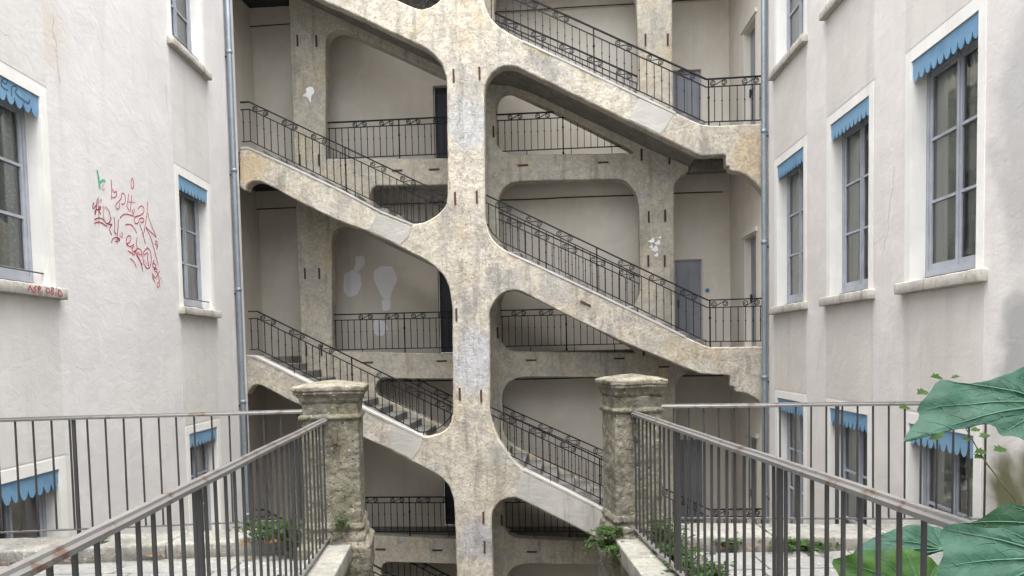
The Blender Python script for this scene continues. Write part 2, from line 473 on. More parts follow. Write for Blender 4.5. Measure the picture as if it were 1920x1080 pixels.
def sheet(loops, w0, w1, inset=.018, jit=.006, seed=0.0, smooth_it=1, rs=.09):
    """solid slab cut from 2-D loops (outer first, then holes), between depths w0 (front) and w1; front arris rounded. returns verts (u,w,v), faces"""
    P = []
    for li, lp in enumerate(loops):
        lp = resample(chaikin(resample(lp, .10), smooth_it), rs)
        if (area2(lp) > 0) != (li == 0): lp = lp[::-1]
        q = []
        for (a, b) in lp:
            n1 = noise.noise(Vector((a * 5 + seed, b * 5, 1.3))); n2 = noise.noise(Vector((a * 5 + seed, b * 5, 7.7)))
            q.append((a + n1 * jit, b + n2 * jit))
        P.append(q)
    V = []; Fc = []
    front = []; base = []; back = []
    for q in P:
        n = len(q); ins = []
        for i in range(n):
            a, b = q[i - 1], q[(i + 1) % n]
            tx, ty = b[0] - a[0], b[1] - a[1]; L = math.hypot(tx, ty) or 1
            ins.append((q[i][0] - ty / L * inset, q[i][1] + tx / L * inset))
        s0 = len(V); V += [(x, w0, y) for x, y in ins]
        s1 = len(V); V += [(x, w0 + inset * .8, y) for x, y in q]
        s2 = len(V); V += [(x, w1, y) for x, y in q]
        for i in range(n):
            j = (i + 1) % n
            Fc.append((s0 + i, s0 + j, s1 + j, s1 + i)); Fc.append((s1 + i, s1 + j, s2 + j, s2 + i))
        front.append((ins, s0)); back.append((q, s2))
    for grp in (front, back):
        idx = [s + i for (l, s) in grp for i in range(len(l))]
        for t in tessellate_polygon([[Vector((x, y, 0)) for x, y in l] for l, s in grp]):
            Fc.append(tuple(idx[i] for i in t))
    return V, Fc

def holed_wall(s0, s1, z0, z1, holes, depth, xf, reveal_back=False):
    """wall face with rectangular openings and their reveals; xf maps (s, z, d) to space"""
    xs = sorted(set([s0, s1] + [h[0] for h in holes] + [h[1] for h in holes]))
    zs = sorted(set([z0, z1] + [h[2] for h in holes] + [h[3] for h in holes]))
    mb = MB()
    for i in range(len(xs) - 1):
        for j in range(len(zs) - 1):
            cx, cz = (xs[i] + xs[i + 1]) / 2, (zs[j] + zs[j + 1]) / 2
            if any(h[0] < cx < h[1] and h[2] < cz < h[3] for h in holes): continue
            for d in (0, depth):
                mb.add([xf(xs[i], zs[j], d), xf(xs[i + 1], zs[j], d), xf(xs[i + 1], zs[j + 1], d), xf(xs[i], zs[j + 1], d)], [(0, 1, 2, 3)])
    for (a, b, c, d_) in holes + [(s0, s1, z0, z1)]:
        for (p, q) in (((a, c), (b, c)), ((b, c), (b, d_)), ((b, d_), (a, d_)), ((a, d_), (a, c))):
            mb.add([xf(p[0], p[1], 0), xf(q[0], q[1], 0), xf(q[0], q[1], depth), xf(p[0], p[1], depth)], [(0, 1, 2, 3)])
    me = bpy.data.meshes.new('wall')
    me.from_pydata(mb.v, [], mb.f)
    bm = bmesh.new(); bm.from_mesh(me)
    bmesh.ops.remove_doubles(bm, verts=bm.verts, dist=1e-5)
    bmesh.ops.recalc_face_normals(bm, faces=bm.faces)
    bm.to_mesh(me); bm.free()
    return me

def ribbon(mb, pts, wd, xf, d):
    """flat painted stroke on a wall; pts (s,z)"""
    pts = resample(chaikin(pts, 2, closed=False), .03, closed=False) if len(pts) > 2 else pts
    v = []; n = len(pts)
    for i, p in enumerate(pts):
        a, b = pts[max(i - 1, 0)], pts[min(i + 1, n - 1)]
        tx, ty = b[0] - a[0], b[1] - a[1]; L = math.hypot(tx, ty) or 1
        h = wd / 2 * (.75 + .5 * abs(noise.noise(Vector((p[0] * 9, p[1] * 9, 2)))))
        if i in (0, n - 1): h *= .55
        v.append(xf(p[0] - ty / L * h, p[1] + tx / L * h, d)); v.append(xf(p[0] + ty / L * h, p[1] - tx / L * h, d))
    mb.add(v, [(2 * i, 2 * i + 1, 2 * i + 3, 2 * i + 2) for i in range(n - 1)])

# ------------------------------------------------------------------ surveyed outlines (metres in the staircase plane: along, height)
BT=[(-5.53,4.3),(-5.33,4.3),(-4.37,3.84),(-3.34,3.31),(-2.74,2.93),(-1.95,2.61),(-1.71,2.65),(-1.53,2.73),(-1.39,2.83),(-1.25,2.97),(-1.22,3.18)]
BB=[(-5.55,3.49),(-5.43,3.42),(-5.41,3.51),(-5.32,3.6),(-5.16,3.62),(-5.0,3.56),(-4.27,3.14),(-3.48,2.74),(-2.94,2.53),(-2.21,2.16),(-1.73,1.9),(-1.51,1.75),(-1.33,1.56),(-1.24,1.34),(-1.2,1.1),(-1.18,0.88)]
CT=[(-5.56,0.04),(-5.35,0.01),(-4.24,-0.55),(-3.16,-1.07),(-2.52,-1.4),(-1.81,-1.72),(-1.65,-1.69),(-1.5,-1.65),(-1.34,-1.54),(-1.26,-1.4),(-1.22,-1.24)]
CB=[(-5.58,-0.81),(-5.5,-0.67),(-5.4,-0.59),(-5.26,-0.59),(-5.0,-0.73),(-4.74,-0.88),(-4.45,-1.02),(-3.21,-1.67),(-2.7,-1.9),(-2.09,-2.22),(-1.66,-2.45),(-1.48,-2.57),(-1.33,-2.75),(-1.25,-3.01),(-1.23,-3.28)]
AT=[(-2.16,7.06),(-1.9,6.93),(-1.66,6.84),(-1.48,6.87),(-1.3,6.98),(-1.2,7.13),(-1.15,7.31)]
AB=[(-3.53,7.08),(-2.75,6.69),(-2.18,6.39),(-1.86,6.23),(-1.59,6.09),(-1.41,5.94),(-1.27,5.77),(-1.19,5.5),(-1.18,5.29)]
DT=[(-0.4,7.16),(-0.39,6.86),(-0.3,6.64),(-0.21,6.52),(-0.08,6.4),(0.1,6.28),(0.35,6.13),(1.37,5.61),(2.74,4.89),(3.32,4.58),(3.81,4.34),(3.99,4.31),(5.01,4.3)]
DB=[(-0.44,5.11),(-0.41,5.33),(-0.32,5.48),(-0.24,5.56),(-0.16,5.61),(-0.07,5.65),(0.02,5.66),(0.21,5.64),(0.43,5.52),(3.04,4.14),(3.8,3.74),(4.27,3.75),(4.28,3.53),(4.34,3.52),(4.34,3.43),(4.52,3.41),(4.67,3.33),(4.82,3.2),(4.94,3.06),(5.01,2.92)]
ET=[(-0.47,3.11),(-0.47,2.71),(-0.45,2.56),(-0.41,2.42),(-0.35,2.29),(-0.27,2.19),(-0.16,2.09),(-0.02,2.0),(0.52,1.74),(1.74,1.13),(2.79,0.59),(3.47,0.22),(3.9,0.02),(4.02,0.01),(5.0,-0.0)]
EB=[(-0.43,0.75),(-0.41,0.88),(-0.32,1.03),(-0.24,1.11),(-0.16,1.18),(-0.03,1.22),(0.09,1.23),(0.22,1.21),(0.35,1.14),(0.98,0.79),(2.16,0.18),(3.27,-0.31),(3.77,-0.52),(4.34,-0.56),(4.34,-0.77),(4.41,-0.78),(4.43,-0.88),(4.63,-0.91),(4.81,-1.01),(4.93,-1.12),(5.0,-1.24)]
FT=[(-0.46,-1.11),(-0.45,-1.28),(-0.41,-1.43),(-0.32,-1.72),(-0.23,-1.89),(-0.11,-2.07),(0.04,-2.26),(0.2,-2.41),(1.05,-2.84),(1.78,-3.23)]
FB=[(-0.48,-3.48),(-0.46,-3.29),(-0.35,-3.12),(-0.27,-3.05),(-0.16,-3.0),(-0.07,-2.98),(0.03,-2.98),(0.19,-3.06),(1.63,-3.8)]
LI1=[(-4.2,4.39),(-4.12,6.8),(-4.09,7.04),(-3.99,7.16),(-3.82,7.2),(-3.67,7.17),(-3.28,6.96),(-1.44,6.04),(-1.28,5.94),(-1.19,5.75),(-1.17,5.56),(-1.19,4.52),(-1.26,4.35),(-1.41,4.28)]
LI2=[(-3.23,3.52),(-3.19,3.66),(-3.13,3.72),(-3.05,3.75),(-1.46,3.71),(-1.31,3.67),(-1.22,3.54),(-1.2,3.31),(-1.21,2.7),(-1.26,2.54),(-1.38,2.51),(-1.6,2.6),(-2.43,3.01),(-3.14,3.35),(-3.21,3.41)]
RI1=[(-0.35,5.43),(-0.28,5.59),(-0.14,5.68),(-0.0,5.67),(0.92,5.21),(2.37,4.41),(2.54,4.31),(2.62,4.22),(-0.03,4.3),(-0.23,4.38),(-0.35,4.54)]
RI2=[(-0.35,3.3),(-0.32,3.44),(-0.22,3.6),(-0.04,3.7),(0.13,3.73),(2.26,3.69),(2.43,3.64),(2.56,3.51),(2.66,3.36),(2.71,3.15),(2.72,2.78),(2.73,1.42),(2.7,1.18),(2.62,0.99),(2.53,0.94),(2.45,0.92),(2.25,0.98),(-0.06,2.17),(-0.27,2.33),(-0.34,2.51)]
TF=[(-1.04,5.52,'v'),(-0.52,5.54,'v'),(-1.07,3.1,'v'),(-0.63,3.11,'v'),(-1.1,0.77,'v'),(-1.07,-0.84,'v'),(-0.63,-0.89,'v'),(-0.64,-3.39,'v'),(-0.63,-4.0,'v'),(1.51,0.93,'d')]
TI=[(-4.75,6.99,'v'),(-4.32,6.96,'v'),(-4.79,4.38,'v'),(-4.35,4.36,'v'),(-4.76,1.85,'v'),(-4.43,1.84,'v'),(-4.79,0.12,'v'),(-4.44,0.11,'v'),(-2.58,4.06,'h'),(-1.75,4.05,'h'),(-3.37,-0.18,'h'),(-1.69,-0.18,'h'),(0.22,4.06,'h'),(1.96,4.05,'h'),(0.32,-0.2,'h'),(2.25,-0.2,'h'),(2.78,4.18,'v'),(3.37,4.08,'v'),(2.89,6.59,'v'),(3.36,6.57,'v'),(2.92,2.85,'v'),(3.27,2.86,'v'),(2.9,1.9,'v'),(3.25,1.89,'v'),(2.78,-0.03,'v'),(3.22,-0.4,'h'),(-3.21,-4.45,'h'),(-1.9,-4.47,'h'),(0.25,-4.5,'h'),(-0.49,4.81,'v'),(-0.6,0.38,'v'),(-0.53,-3.9,'v')]
GR=[('g',[(9.898,2.503),(9.929,2.43),(9.934,2.354),(9.949,2.267)]),('g',[(9.95,2.342),(10.005,2.388),(10.075,2.409),(10.094,2.39)]),('k',[(10.045,2.348),(10.005,2.3),(10.038,2.268),(10.071,2.298)]),('r',[(10.254,2.461),(10.266,2.349),(10.238,2.183)]),('r',[(10.283,2.337),(10.316,2.287),(10.391,2.336),(10.395,2.28),(10.326,2.225),(10.263,2.22)]),('r',[(10.863,2.623),(10.816,2.57),(10.815,2.486),(10.847,2.455),(10.897,2.504),(10.894,2.588),(10.855,2.62)]),('r',[(10.499,2.178),(10.6,2.19),(10.643,2.298),(10.575,2.354),(10.512,2.312),(10.523,2.257),(10.402,2.184),(10.332,2.113),(10.392,2.071),(10.462,2.13),(10.452,2.193)]),('r',[(10.724,2.365),(10.701,2.26),(10.649,2.174),(10.736,2.124)]),('r',[(10.821,2.369),(10.792,2.245),(10.756,2.123)]),('r',[(10.699,2.246),(10.911,2.277)]),('r',[(10.819,2.165),(10.835,2.075),(10.878,2.159),(10.866,2.183)]),('r',[(10.981,2.196),(11.079,2.27),(11.178,2.269),(11.183,2.199),(11.083,2.129),(10.899,2.078),(10.84,2.016),(10.905,1.963),(10.999,2.01),(11.012,2.064),(11.117,2.1),(11.182,2.077),(11.11,2.02),(11.044,2.026)]),('r',[(11.312,2.374),(11.276,2.199),(11.226,2.067),(11.131,1.858)]),('r',[(11.296,2.203),(11.359,2.072),(11.548,1.878)]),('r',[(11.548,1.873),(11.346,1.936),(11.174,1.991),(11.34,1.873),(11.44,1.709),(11.523,1.539),(11.574,1.445)]),('r',[(11.559,1.707),(11.544,1.76),(11.486,1.769),(11.51,1.818),(11.569,1.809),(11.573,1.727),(11.529,1.689)]),('r',[(10.447,1.972),(10.535,2.037),(10.656,2.071),(10.863,2.071)]),('r',[(10.6,1.907),(10.746,1.941),(10.864,1.901),(10.918,1.833)]),('r',[(11.016,1.996),(11.097,1.887),(11.174,1.724)]),('d',[(9.785,2.057),(9.746,1.999),(9.754,1.962),(9.824,2.014),(9.873,2.078)]),('d',[(9.872,2.124),(9.844,2.01),(9.805,1.895),(9.787,1.923),(9.821,1.975),(9.938,1.99),(9.952,2.039),(9.912,2.024),(9.897,1.959),(9.948,1.937)]),('d',[(9.904,2.158),(9.879,1.754)]),('k',[(9.936,2.121),(9.973,2.137),(9.963,2.096),(9.934,2.106)]),('k',[(9.988,2.046),(10.033,2.047),(10.001,1.931),(10.03,1.858)]),('d',[(9.77,1.828),(9.884,1.879),(10.002,1.876)]),('d',[(9.766,1.781),(9.879,1.824),(9.982,1.818),(10.1,1.791)]),('k',[(10.048,2.05),(10.153,2.038),(10.191,1.95),(10.17,1.882)]),('d',[(10.002,1.876),(10.087,1.82),(10.185,1.885),(10.206,1.936)]),('d',[(10.118,1.826),(10.245,1.855),(10.162,1.801),(10.143,1.758),(10.205,1.699)]),('d',[(10.286,1.959),(10.302,1.857),(10.265,1.738)]),('d',[(10.406,1.948),(10.373,1.804),(10.337,1.66)]),('d',[(10.315,1.762),(10.289,1.725),(10.329,1.74)]),('k',[(10.462,1.786),(10.519,1.753),(10.456,1.715),(10.408,1.728),(10.443,1.758)]),('d',[(10.183,1.589),(10.21,1.649),(10.308,1.688),(10.42,1.68),(10.401,1.653),(10.347,1.661)]),('d',[(10.28,1.627),(10.351,1.638),(10.348,1.605)]),('r',[(10.597,1.632),(10.693,1.671),(10.755,1.748),(10.696,1.776),(10.607,1.734),(10.587,1.631),(10.714,1.607),(10.825,1.674),(10.802,1.619),(10.73,1.592),(10.795,1.542),(10.926,1.619)]),('r',[(10.923,1.777),(10.877,1.664),(10.926,1.619),(10.79,1.499)]),('r',[(10.622,1.541),(10.724,1.532),(10.808,1.501)]),('r',[(10.681,1.443),(10.8,1.415),(10.856,1.339)]),('r',[(10.926,1.619),(11.034,1.617),(11.056,1.542),(10.971,1.531),(10.956,1.563),(10.846,1.532),(11.049,1.393)]),('r',[(10.883,1.545),(10.999,1.439),(11.055,1.301)]),('r',[(11.262,1.666),(11.146,1.632),(11.063,1.534),(11.088,1.415),(11.194,1.348),(11.292,1.385),(11.356,1.518),(11.319,1.656),(11.207,1.676)]),('r',[(11.12,1.55),(11.257,1.612),(11.207,1.482),(11.277,1.428),(11.218,1.404)]),('r',[(11.094,1.477),(11.201,1.419)]),('r',[(11.441,1.511),(11.364,1.447),(11.408,1.381),(11.51,1.41),(11.455,1.458),(11.378,1.467)]),('r',[(11.407,1.362),(11.528,1.394),(11.502,1.327),(11.425,1.346)]),('r',[(11.619,1.367),(11.497,1.282),(11.452,1.223),(11.35,1.302)]),('r',[(11.523,1.339),(11.581,1.235),(11.584,1.144),(11.526,1.088),(11.485,1.153),(11.548,1.186)]),('r',[(11.346,1.257),(11.41,1.2),(11.438,1.167)]),('r',[(11.616,1.257),(11.655,1.246)]),('r',[(11.642,1.195),(11.669,1.179)])]
GS=[[(8.142,0.764),(8.185,0.845),(8.199,0.798),(8.248,0.753)],[(8.301,0.836),(8.237,0.811),(8.297,0.787),(8.238,0.752)],[(8.326,0.759),(8.327,0.839),(8.379,0.823),(8.336,0.8)],[(8.395,0.829),(8.395,0.755)],[(8.431,0.792),(8.443,0.789)],[(8.493,0.833),(8.456,0.78),(8.537,0.776),(8.532,0.826),(8.486,0.832)],[(8.576,0.844),(8.559,0.757),(8.628,0.783),(8.573,0.803),(8.626,0.834),(8.576,0.844)],[(8.679,0.859),(8.636,0.753)],[(8.711,0.831),(8.687,0.757),(8.784,0.754),(8.761,0.814),(8.7,0.83)]]
GV=[[(8.082,3.011),(8.144,2.977),(8.183,3.047),(8.118,3.052),(8.058,2.974),(8.097,2.932),(8.184,2.934)],[(8.236,2.895),(8.234,2.994),(8.304,3.033),(8.348,3.013),(8.275,2.951),(8.432,2.918),(8.538,2.909),(8.555,2.966)]]

# ------------------------------------------------------------------ staircase tower
TH, D0, GZ, VT = 0.0852, 14.98, -8.4, 13.0
FLOORS = [8.6, 4.3, 0.0, -4.2, -8.4]
tower = empty('staircase_tower', (0, D0, GZ), -TH)
tag(tower, 'open stone staircase tower with diagonal flights crossing a central column', 'staircase')
def T(u, w, v): return (u, w, v - GZ)
def tpart(name, mb, mat, parent=None, smooth=False):
    return ob(name, mesh(name, [T(*p) for p in mb.v], mb.f, smooth), mat, parent or tower)
def world_of(u, w, v): return (u * math.cos(TH) + w * math.sin(TH), D0 - u * math.sin(TH) + w * math.cos(TH), v)
def w2t(x, y, z):
    y -= D0
    return (x * math.cos(TH) - y * math.sin(TH), x * math.sin(TH) + y * math.cos(TH), z - GZ)
def sh(p, dv): return [(a, b + dv) for a, b in p]

arms_left = [(sh(BT, 8.6), sh(BB, 8.6)),
             ([p for p in sh(BT, 4.3) if p[0] < -2.25] + AT, [p for p in sh(BB, 4.3) if p[0] < -3.6] + AB),
             (BT, BB), (CT, CB), (sh(CT, -4.2), sh(CB, -4.2))]
FT2 = FT + [p for p in sh(ET, -4.2) if p[0] > 2.0]
FB2 = FB + [p for p in sh(EB, -4.2) if p[0] > 2.0]
arms_right = [(sh(DT, 4.3), sh(DB, 4.3)), (DT, DB), (ET, EB), (FT2, FB2), (sh(ET, -8.4), sh(EB, -8.4))]
outer = [(-1.2, VT), (-.4, VT)]
for t, b in arms_right: outer += t + b[::-1]
outer += [(-.5, -10.2), (-1.25, -10.2)]
for t, b in arms_left[::-1]: outer += b[::-1] + t
V_, F_ = sheet([outer], 0.0, .27, .022, .008, 3.0)
ob('front_frame', mesh('front_frame', [T(*p) for p in V_], F_), 'front', tower)

hole_loops = []
for f in FLOORS:
    d = f - 4.3
    for h in (LI1, LI2, RI1, RI2): hole_loops.append(sh(h, d))
rs_ = [(3.46, -10.2)]
for f in FLOORS[::-1]:
    rs_ += [(3.46, f - .9), (3.48, f - .78), (3.54, f - .69), (3.66, f - .56), (3.78, f - .52), (3.785, f - .01), (3.46, f)]
outer_i = rs_ + [(3.46, VT), (-4.92, VT), (-4.92, -10.2)]
V_, F_ = sheet([outer_i] + [h for h in hole_loops if min(p[1] for p in h) > -10], 1.45, 1.76, .02, .006, 9.0)
ob('inner_frame', mesh('inner_frame', [T(*p) for p in V_], F_), 'inner', tower)

# coping along the top edge of each flight's outer stringer
def coping(path):
    mb = MB()
    p = resample(path, .12, closed=False)
    v = []
    for (a, b) in p:
        j = noise.noise(Vector((a * 4, b * 4, 2.2))) * .006
        v += [(a, -.012 + j, b + .012), (a, .285, b + .012), (a, .285, b - .035), (a, -.012 + j, b - .032 + j)]
    fs = []
    for i in range(len(p) - 1):
        for k in range(4): fs.append((4 * i + k, 4 * i + (k + 1) % 4, 4 * i + 4 + (k + 1) % 4, 4 * i + 4 + k))
    fs += [(0, 1, 2, 3), tuple(4 * (len(p) - 1) + k for k in (3, 2, 1, 0))]
    mb.add(v, fs); tpart('coping', mb, 'coping')
coping([(-5.5, 4.3), (-5.33, 4.3), (-4.37, 3.84), (-3.34, 3.32), (-2.6, 2.9), (-1.95, 2.62)])
coping([(-5.5, .03), (-5.35, .01), (-4.24, -.55), (-3.16, -1.07), (-2.52, -1.39), (-1.84, -1.72)])
coping([(.35, 6.13), (1.37, 5.61), (2.74, 4.89), (3.32, 4.59)])
coping([(-.02, 2.0), (.52, 1.74), (1.74, 1.13), (2.79, .59), (3.47, .23)])
coping([(.2, -2.41), (1.05, -2.84), (1.78, -3.23), (2.79, -3.61 - .12), (3.47, -4.0)])
# smoother mortar repairs set into the stringers
def repair(poly):
    v, fc = sheet([poly], -.007, .02, .006, .006, 1.0, 0, .1)
    ob('repair_patch', mesh('repair_patch', [T(*p) for p in v], fc), 'repair', tower)
repair([(-2.68, 2.86), (-1.97, 2.56), (-2.05, 2.36), (-2.22, 2.2), (-2.9, 2.55), (-2.78, 2.68)])
repair([(-2.5, -1.45), (-1.86, -1.74), (-1.92, -1.95), (-2.08, -2.18), (-2.66, -1.88), (-2.58, -1.7)])
repair([(2.62, 4.9), (3.28, 4.56), (3.12, 4.3), (3.02, 4.19), (2.4, 4.51), (2.5, 4.7)])
repair([(.16, -2.44), (1.05, -2.89), (1.95, -3.37), (1.95, -3.92), (1.63, -3.77), (.3, -3.08), (.0, -2.94), (.1, -2.7)])

# flights: slab, steps, landings, gallery floors
for i, f in enumerate(FLOORS[:-1]):
    fl = FLOORS[i + 1]
    top = [(-5.1, f - .2), (-1.25, f - 2.27), (-.3, f - 2.27), (3.9, fl - .18)]
    bot = [(3.8, fl - .42), (3.04, fl - .06), (.43, fl + 1.30), (0, fl + 1.46), (-.4, f - 2.78), (-1.1, f - 2.72), (-1.5, f - 2.36), (-5.0, f - .54), (-5.1, f - .5)]
    v, fc = sheet([bot + top], .262, 1.446, .004, .004, i, 0, .3)
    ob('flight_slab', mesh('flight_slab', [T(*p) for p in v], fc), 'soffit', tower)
    stepm = None
    r1, t1 = 2.1 / 13, 3.9 / 12
    for k in range(12):
        mb = MB().box((0, .275, -.2), (t1 + .03, 1.445, 0))
        if stepm is None:
            stepm = bevel_mesh(mesh('step', mb.v, mb.f), .012)
        ob('step', stepm, 'step', tower, loc=T(-5.1 + k * t1 - .03, 0, f - (k + 1) * r1))
    r2, t2 = (f - 2.1 - fl) / 13, 4.05 / 12
    for k in range(12):
        ob('step', stepm, 'step', tower, loc=T(-.14 + k * t2, 0, f - 2.1 - (k + 1) * r2))
    mb = MB().box((-1.23, .275, f - 2.3), (-.14, 1.445, f - 2.1)); tpart('half_landing', mb, 'step')
for f in FLOORS:
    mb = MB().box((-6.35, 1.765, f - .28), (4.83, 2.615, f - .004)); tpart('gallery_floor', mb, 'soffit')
    mb = MB().box((-6.29, 1.77, f - .33), (4.80, 2.525, f - .283)); tpart('shade_ceiling', mb, 'shade_dark')  # ceiling sheet coloured with the gallery's deep shade
    mb = MB().box((-6.29, .28, f - .34), (-5.13, 1.76, f - .293)); tpart('shade_ceiling', mb, 'shade_dark')
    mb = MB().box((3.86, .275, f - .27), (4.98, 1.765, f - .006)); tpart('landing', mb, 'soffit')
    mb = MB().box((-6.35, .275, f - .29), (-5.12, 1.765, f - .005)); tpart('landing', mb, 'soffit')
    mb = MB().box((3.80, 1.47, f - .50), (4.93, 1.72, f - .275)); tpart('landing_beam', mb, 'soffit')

# back wall with door openings
DOORS_R = [(3.62, 4.25, f, f + 2.05) for f in FLOORS[:-1]]
DOORS_C = [(-1.95, -1.05, f, f + 1.98) for f in FLOORS[:-1]]
bw = holed_wall(-6.4, 5.2, GZ - 1.5, VT, DOORS_R + DOORS_C, .2, lambda s, z, d: T(s, 2.62 + d, z))
ob('back_wall', bw, 'gallery', tower)
for f in FLOORS[:-1]:
    mb = MB().box((-6.34, 2.53, f + 3.55), (4.80, 2.617, f + 4.02)); tpart('frieze', mb, 'gallery')
    mb = MB(); mb.tube([(-6.3 + k * .5, 2.522 + .004 * math.sin(k * 2.1), f + 3.545 + .006 * math.sin(k * 1.3)) for k in range(23)], .014, 6); tpart('frieze_shadow_line', mb, 'shade_dark')  # thin dark tube added to draw the shadow line under the frieze
def door_leaf(parent_name, s0, s1, z0, z1, d, mat, xf, parent, knob_side=1):
    mb = MB().box((s0 + .01, z0 + .01, d), (s1 - .01, z1 - .01, d + .04))
    dr = ob(parent_name, mesh(parent_name, [xf(*p) for p in mb.v], mb.f), mat, parent)
    wd = (s1 - s0)
    pm = None
    for (a, b) in ((.06, .43), (.47, .93)):
        for (l, r) in ((.10, .47), (.53, .90)):
            zz0, zz1 = z0 + (z1 - z0) * a, z0 + (z1 - z0) * b
            mp = MB().box((s0 + wd * l, zz0, d - .012), (s0 + wd * r, zz1, d - .002))
            mpm = bevel_mesh(mesh('panel', [xf(*p) for p in mp.v], mp.f), .005)
            ob('panel', mpm, mat, dr)
    ks = s1 - .09 if knob_side > 0 else s0 + .09
    mk = MB().box((ks - .02, z0 + .95, d - .05), (ks + .02, z0 + 1.12, d - .002))
    ob('handle', bevel_mesh(mesh('handle', [xf(*p) for p in mk.v], mk.f), .006), 'brass', dr)
    return dr
for dd in DOORS_R:
    door_leaf('door', *dd, .09, 'door', lambda s, z, d: T(s, 2.62 + d, z), tower, -1)
for dd in DOORS_C:
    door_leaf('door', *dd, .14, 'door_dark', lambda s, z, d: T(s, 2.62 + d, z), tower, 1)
# side walls of the tower
def XR(s, z, d): return (4.45 + .038 * s + d, s, z)
def XL(s, z, d): return (-5.22 - .02 * s - d, s, z)
SD = [(15.15, 16.0, f, f + 2.3) for f in FLOORS[:-1]]
me = holed_wall(14.52, 17.5, GZ - 1.5, VT, SD, .25, lambda s, z, d: w2t(*XR(s, z, d - .015)))
ob('side_wall', me, 'gallery', tower)
for dd in SD:
    door_leaf('door', *dd, .13, 'door', lambda s, z, d: w2t(*XR(s, z, d)), tower, 1)
    mb = MB().box((15.02, dd[3] + .03, -.06), (16.12, dd[3] + .12, .02))
    ob('lintel', mesh('lintel', [w2t(*XR(*p)) for p in mb.v], mb.f), 'gallery', tower)
def XS(s, z, d): return T(-6.3 - d, s, z)
SL = [(.55, 1.45, f, f + 2.15) for f in FLOORS[:-1]]
me = holed_wall(.0, 2.62, GZ - 1.5, VT, SL, .2, XS)
ob('side_wall', me, 'gallery', tower)
for dd in SL:
    door_leaf('door', *dd, .1, 'gallery', XS, tower, 1)
# roof slab closing the tower
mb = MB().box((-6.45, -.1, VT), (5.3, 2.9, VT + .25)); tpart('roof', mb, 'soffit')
# iron tie plates
tie_v = mesh('tie_plate', *(lambda m: (m.v, m.f))(MB().box((-.02, -.018, -.125), (.02, .03, .125))))
tie_h = mesh('tie_plate', *(lambda m: (m.v, m.f))(MB().box((-.115, -.018, -.018), (.115, .03, .018))))
ring_v = mesh('tie_surround', *sheet([[(-.038, -.15), (.034, -.15), (.04, .15), (-.036, .15)]], -.003, .01, .002, .012, 5.0, 1, .05))
for lst, w in ((TF, 0.0), (TI, 1.45)):
    for (a, b, k) in lst:
        if lst is TI and -1.15 < a < -.36: continue
        o = ob('tie_plate', tie_v if k == 'v' else tie_h, 'rust', tower, loc=T(a, w, b))
        if k == 'd': o.rotation_euler = (0, .47, 0)
        if k == 'v' and lst is TI: ob('tie_surround', ring_v, 'repair', tower, loc=T(a, w - .001, b))
for v0 in (4.81, .42, -3.78):     # the ones in the cheek of the inner column
    ob('tie_plate', tie_v, 'rust', tower, loc=T(-.415, 1.45, v0))
# pale filler patches on the gallery wall and flakes on the inner columns
def flat_patch(name, poly, w, mat):
    v, fc = sheet([poly], w - .004, w + .004, .003, .02, len(poly), 1, .08)
    return ob(name, mesh(name, [T(*p) for p in v], fc), mat, tower)
flat_patch('filler_patch', [(-4.25, 1.75), (-4.2, 1.95), (-4.0, 2.05), (-3.85, 1.98), (-3.8, 1.7), (-3.9, 1.45), (-4.12, 1.38), (-4.25, 1.55)], 2.617, 'gallery_white')
flat_patch('filler_patch', [(-3.95, 2.35), (-3.72, 2.38), (-3.68, 2.2), (-3.8, 2.08), (-3.88, 1.99), (-4.0, 2.02), (-3.92, 2.2)], 2.613, 'gallery_white')
flat_patch('filler_patch', [(-3.5, 1.98), (-3.3, 2.12), (-3.05, 2.08), (-2.93, 1.8), (-3.05, 1.5), (-3.12, 1.3), (-3.28, 1.32), (-3.4, 1.55), (-3.5, 1.8)], 2.617, 'gallery_white')
flat_patch('filler_patch', [(-3.32, 1.31), (-3.1, 1.3), (-3.12, 1.05), (-3.3, 1.02)], 2.613, 'gallery_white')
flat_patch('filler_patch', [(-3.58, .72), (-3.45, .86), (-3.25, .78), (-3.18, .6), (-3.35, .42), (-3.52, .48)], 2.617, 'gallery_white')
flat_patch('paint_flake', [(-4.62, 5.95), (-4.45, 6.0), (-4.38, 5.85), (-4.48, 5.78), (-4.5, 5.6), (-4.56, 5.75), (-4.7, 5.77), (-4.58, 5.86)], 1.446, 'white_paint')
for (a, b, s) in ((3.0, 2.33, .10), (3.12, 2.28, .09), (3.06, 2.15, .11), (3.08, 2.02, .07), (2.98, 2.2, .06), (3.16, 2.4, .05)):
    flat_patch('paint_flake', [(a - s, b), (a - s * .3, b + s * .3), (a + s * .2, b + s), (a + s * .5, b - s * .2), (a, b - s * .5), (a - s * .5, b - s * .3)], 1.446, 'white_paint')
disc = MB()
n = 20
disc.add([(.05 * math.cos(2 * math.pi * k / n), -.015, .05 * math.sin(2 * math.pi * k / n)) for k in range(n)] + [(.05 * math.cos(2 * math.pi * k / n), .0, .05 * math.sin(2 * math.pi * k / n)) for k in range(n)],
         [tuple(range(n))] + [(k, (k + 1) % n, n + (k + 1) % n, n + k) for k in range(n)])
ob('door_number_disc', mesh('door_number_disc', disc.v, disc.f), 'blue_disc', tower, loc=T(4.36, 2.617, 1.32))

